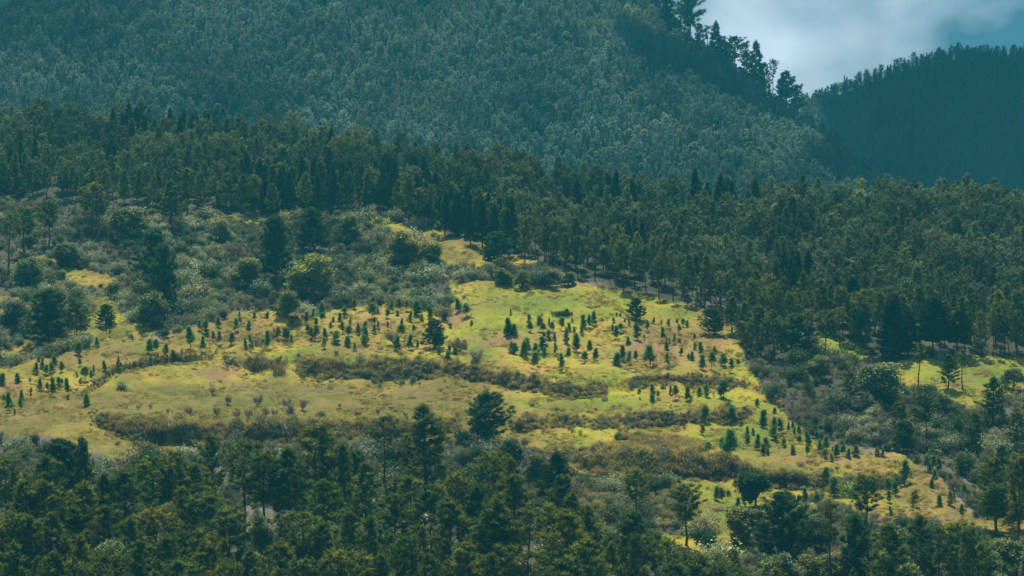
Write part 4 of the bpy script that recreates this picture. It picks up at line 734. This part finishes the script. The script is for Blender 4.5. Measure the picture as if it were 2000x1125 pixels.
# tall grass along the terrace banks
bx, by, bs, bi = [], [], [], []
for q in BANKS:
    xs = [t[0] for t in q]; L = xs[-1] - xs[0]; hm = np.mean([t[2] for t in q]); n = int(L * hm / 12)
    px = rng.uniform(xs[0] - 4, xs[-1] + 4, n); foot = np.interp(px, xs, [t[1] for t in q]); h = np.interp(px, xs, [t[2] for t in q]); f = rng.uniform(0, 1, n) ** .8
    gap = fbm(px / 22, px * 0 + hm, 61, 2) > -.9; px, foot, h, f = px[gap], foot[gap], h[gap], f[gap]
    bx.append(px); foot = foot + 4 * fbm(px / 18, px * 0 + 3, 71, 2); by.append(foot - h * .66 * f + rng.normal(0, 3.2, len(px)) + np.where(rng.uniform(0, 1, len(px)) < .12, rng.normal(0, 14, len(px)), 0)); bs.append(np.clip(h / 40, .35, 1.3) * rng.uniform(.22, .95, len(px)) ** 1.4 * (1.0 - .25 * (1 - f)) * (1 + .35 * fbm(px / 15, px * 0 + 9, 81, 2)))
    bi.append(np.where(rng.uniform(0, 1, len(px)) < .34, 4 + rng.integers(0, 4, len(px)), rng.integers(0, 4, len(px))))
CB = [(1115, 880), (1200, 858), (1300, 858), (1370, 870), (1390, 905), (1470, 925), (1440, 945), (1300, 945), (1200, 940), (1120, 915)]
x2, y2, _ = sample(D, 800, (1100, 1480, 850, 950), lambda x, y: inpoly(x, y, CB) & (fbm(x / 26., y / 14., 141, 3) > -.12)); bx.append(x2); by.append(y2); bs.append(rng.uniform(.3, 1.0, len(x2))); bi.append(np.where(rng.uniform(0, 1, len(x2)) < .2, 4 + rng.integers(0, 4, len(x2)), rng.integers(0, 4, len(x2))))
B2 = [(200, 812), (400, 830), (600, 838), (760, 830), (800, 850), (600, 866), (400, 872), (250, 850)]
x2, y2, _ = sample(D, 450, (180, 820, 800, 880), lambda x, y: inpoly(x, y, B2)); bx.append(x2); by.append(y2); bs.append(rng.uniform(.3, .7, len(x2))); bi.append(rng.integers(0, 4, len(x2)))
B3 = [(1080, 860), (1130, 930), (1330, 955), (1345, 1010), (1280, 1030), (1200, 1020), (1120, 965), (1050, 900)]
x2, y2, _ = sample(D, 350, (1040, 1320, 840, 1050), lambda x, y: inpoly(x, y, B3)); bx.append(x2); by.append(y2); bs.append(rng.uniform(.3, .7, len(x2))); bi.append(rng.integers(0, 4, len(x2)))
bx, by, bs, bi = map(np.concatenate, (bx, by, bs, bi)); n = len(bx); print('tall grass', n)
scatter('tall_grass', G(bx, by), rng.uniform(0, 6.28, n), np.stack([bs * rng.uniform(.9, 1.3, n), bs * rng.uniform(.9, 1.3, n), bs], 1), bi, PR['cane'] + PR['bush'][:2] + PR['twiggy'][:2], label='tall reddish and yellow grass growing along the terrace banks', category='tall grass')
# pasture tufts
x_, y_, p_ = sample(D, 9000, (-100, 2100, 450, 1100), lambda x, y: fieldness(x, y) > .5); n = len(x_)
s_ = rng.uniform(.4, 1.0, n) * np.where(rng.uniform(0, 1, n) < .06, 1.7, 1)
scatter('grass', p_ - [0, 0, .05], rng.uniform(0, 6.28, n), np.stack([s_ * 1.3, s_ * 1.3, s_], 1), rng.integers(0, 3, n), PR['tuft'], label='short pasture grass on the terraced hill', category='grass')
x_, y_, p_ = sample(D, 5200, (-100, 2100, 450, 1100), lambda x, y: (fieldness(x, y) > .5) & (fbm(x / 40., y / 14., 123, 3) + .5 * patch(x, y, DRY) > .12)); n = len(x_); s_ = rng.uniform(.35, 1.0, n)
scatter('tussocks', p_ - [0, 0, .05], rng.uniform(0, 6.28, n), np.stack([s_ * 1.3, s_ * 1.3, s_], 1), rng.integers(0, 3, n), PR['tussock'], label='dry brownish tussocks dotted over the pasture', category='tussocks')
# low plants, stones and litter under the foreground wood
x_, y_, p_ = sample(D, 3500, (-100, 1250, 960, 1300), lambda x, y: y > fgline(x) - 30); k = thin(p_, rng.uniform(1.8, 4.5, len(p_))); n = len(k); p_ = p_[k]
scatter('undergrowth', p_ - [0, 0, .1], rng.uniform(0, 6.28, n), sc(n, .3, .8, (.9, 1.5)), rng.integers(0, 7, n), PR['bush'][:4] + PR['twiggy'], label='low undergrowth beneath the foreground pines', category='undergrowth')

# ------------------------------------------------------------------ labels
def ordw(n): return {1: 'first', 2: 'second', 3: 'third', 4: 'fourth', 5: 'fifth', 6: 'sixth', 7: 'seventh', 8: 'eighth', 9: 'ninth', 10: 'tenth', 11: 'eleventh', 12: 'twelfth'}.get(n, '%dth' % n)
ZN = {'fg': ('the foreground pine wood', 12), 'fr': ('the lower right woodland', 8), 'ls': ('the left scrub slope', 6), 'rs': ('the right scrub slope', 6), 'gully': ('the bushes below the upper grass strip', 8), 'edge': ("the middle wood's lower edge", 999), 'edge2': ("the middle wood's second row", 999), 'ridge': ('the mountain ridge against the sky', 999), 'terrace': ('the lower grassy terrace', 9), 'fieldtop': ('the pasture', 9)}
GRP = {'fg': 'trees of the foreground wood', 'fr': 'trees of the lower right woodland', 'ls': 'trees on the left scrub slope', 'rs': 'trees on the right scrub slope', 'gully': 'bushy trees below the grass strip', 'edge': "trees along the middle wood's lower edge", 'edge2': "trees along the middle wood's lower edge", 'ridge': 'pines on the mountain ridge against the sky', 'terrace': 'bare shrubs on the lower terrace', 'fieldtop': 'bushy trees on the pasture'}
SEG = [(430, 'above the left scrub'), (760, 'above the scrub centre'), (1050, 'along the upper grass strip'), (1440, 'along the sunlit pasture'), (1715, 'above the right scrub'), (9999, 'behind the right-hand pasture')]
def bands(items, per):
    items = sorted(items, key=lambda r: r['top']); nb = max(1, math.ceil(len(items) / per)); return [items[round(i * len(items) / nb):round((i + 1) * len(items) / nb)] for i in range(nb)]
for z, (zn, per) in ZN.items():
    its = [r for r in RECS if r['zone'] == z]
    for r in its: r['o']['group'] = GRP[z]
    its = [r for r in its if not r['lab']]
    if z in ('edge', 'edge2'):
        lo = -9999
        for hi, where in SEG:
            b = sorted([r for r in its if lo <= r['px'] < hi], key=lambda r: r['px']); lo = hi
            for i_, r in enumerate(b): r['o']['label'] = '%s, %s from left in the wood\'s %s row %s' % (' '.join(q for q in (r['tint'], r['shape'], r['cat']) if q), ordw(i_ + 1), 'front' if z == 'edge' else 'second', where)
        continue
    bb = bands(its, per)
    for bi_, b in enumerate(bb):
        b.sort(key=lambda r: r['px'])
        for i_, r in enumerate(b):
            ad = ' '.join(q for q in (r['tint'], r['shape'], r['cat']) if q)
            row = '' if len(bb) == 1 else ' in the %s row down' % (ordw(bi_ + 1) if bi_ else 'topmost')
            row = row.replace('topmost row down', 'topmost row')
            r['o']['label'] = '%s, %s from left%s of %s' % (ad, ordw(i_ + 1), row, zn) if row else '%s, %s from left along %s' % (ad, ordw(i_ + 1), zn)
SZ = [('left pasture', lambda x, y: x < 440 and y > 600), ('dry knoll', lambda x, y: x < 560), ('middle pasture', lambda x, y: x < 930), ('right pasture', lambda x, y: y < 742), ('right grass ledge', lambda x, y: y < 812), ('low right pasture', lambda x, y: x < 1660), ('far right low pasture', lambda x, y: True)]
buck = {}
for q in SAPREC:
    for zn, fn in SZ:
        if fn(q[0], q[1]): buck.setdefault(zn, []).append(q); break
for zn, L in buck.items():
    L.sort(key=lambda q: q[1]); nb = max(1, math.ceil(len(L) / 9)); hs = np.percentile([q[1] - q[2] for q in L], [25, 75])
    for bi_ in range(nb):
        b = sorted(L[round(bi_ * len(L) / nb):round((bi_ + 1) * len(L) / nb)], key=lambda q: q[0])
        for i_, q in enumerate(b):
            h = q[1] - q[2]; ad = {'p': 'pale ', 'r': 'reddish '}.get(q[4], '') + ('tall' if h > hs[1] else 'small' if h < hs[0] else 'young green' if not q[4] else 'young')
            q[3]['label'] = '%s sapling, %s from left in %s row down, %s' % (ad, ordw(i_ + 1), ordw(bi_ + 1), zn); q[3]['group'] = 'young pines planted on the ' + zn
print('trees', len(RECS), 'saplings', len(SAPREC))

# ------------------------------------------------------------------ clouds high over the far mountains, above the picture
def cloud(name, c0, rad, seed, label):
    r = np.random.default_rng(seed); import bmesh
    bm = bmesh.new()
    for i in range(60):
        q = r.normal(0, .42, 3) * np.array([rad[0], rad[1], rad[2] * .5]); rr = r.uniform(.14, .42) * min(rad[0], rad[1])
        bmesh.ops.create_icosphere(bm, subdivisions=2, radius=1.0, matrix=Matrix.Translation(Vector(q)) @ Matrix.Diagonal((rr, rr, rr * .42, 1)))
    me = bpy.data.meshes.new(name); bm.to_mesh(me); bm.free(); me.materials.append(M_cloud); o = add(name, me, loc=c0, kind='structure', label=label, category='cloud'); return o
M_cloud = plain('cloud_white', [(.3, (.78, .79, .80)), (.7, (.86, .86, .87))], .01)
cloud('cloud', (640, 3500, 1150), (520, 700, 200), 5, 'white cloud whose shadow lies on the farther right mountain')
cloud('cloud', (150, 2730, 1000), (125, 270, 110), 8, 'smaller white cloud whose shadow lies on the right shoulder of the mountain')

# ------------------------------------------------------------------ the air between
a = Acc(); box(a, (0, 1600, 134), (3000, 3700, 470)); v_, f_, t_ = a.get()
hm = bpy.data.materials.new('haze'); hm.use_nodes = True; t = hm.node_tree; t.nodes.clear()
pv = N(t, 'ShaderNodeVolumePrincipled'); pv.inputs['Color'].default_value = (0.05, 0.44, 0.55, 1); pv.inputs['Density'].default_value = 0.00016; pv.inputs['Anisotropy'].default_value = 0.0
ot = N(t, 'ShaderNodeOutputMaterial'); t.links.new(pv.outputs[0], ot.inputs['Volume'])
hz = add('haze', mesh('haze', v_, f_, hm), kind='stuff', label='thin teal haze between the hills', category='haze')
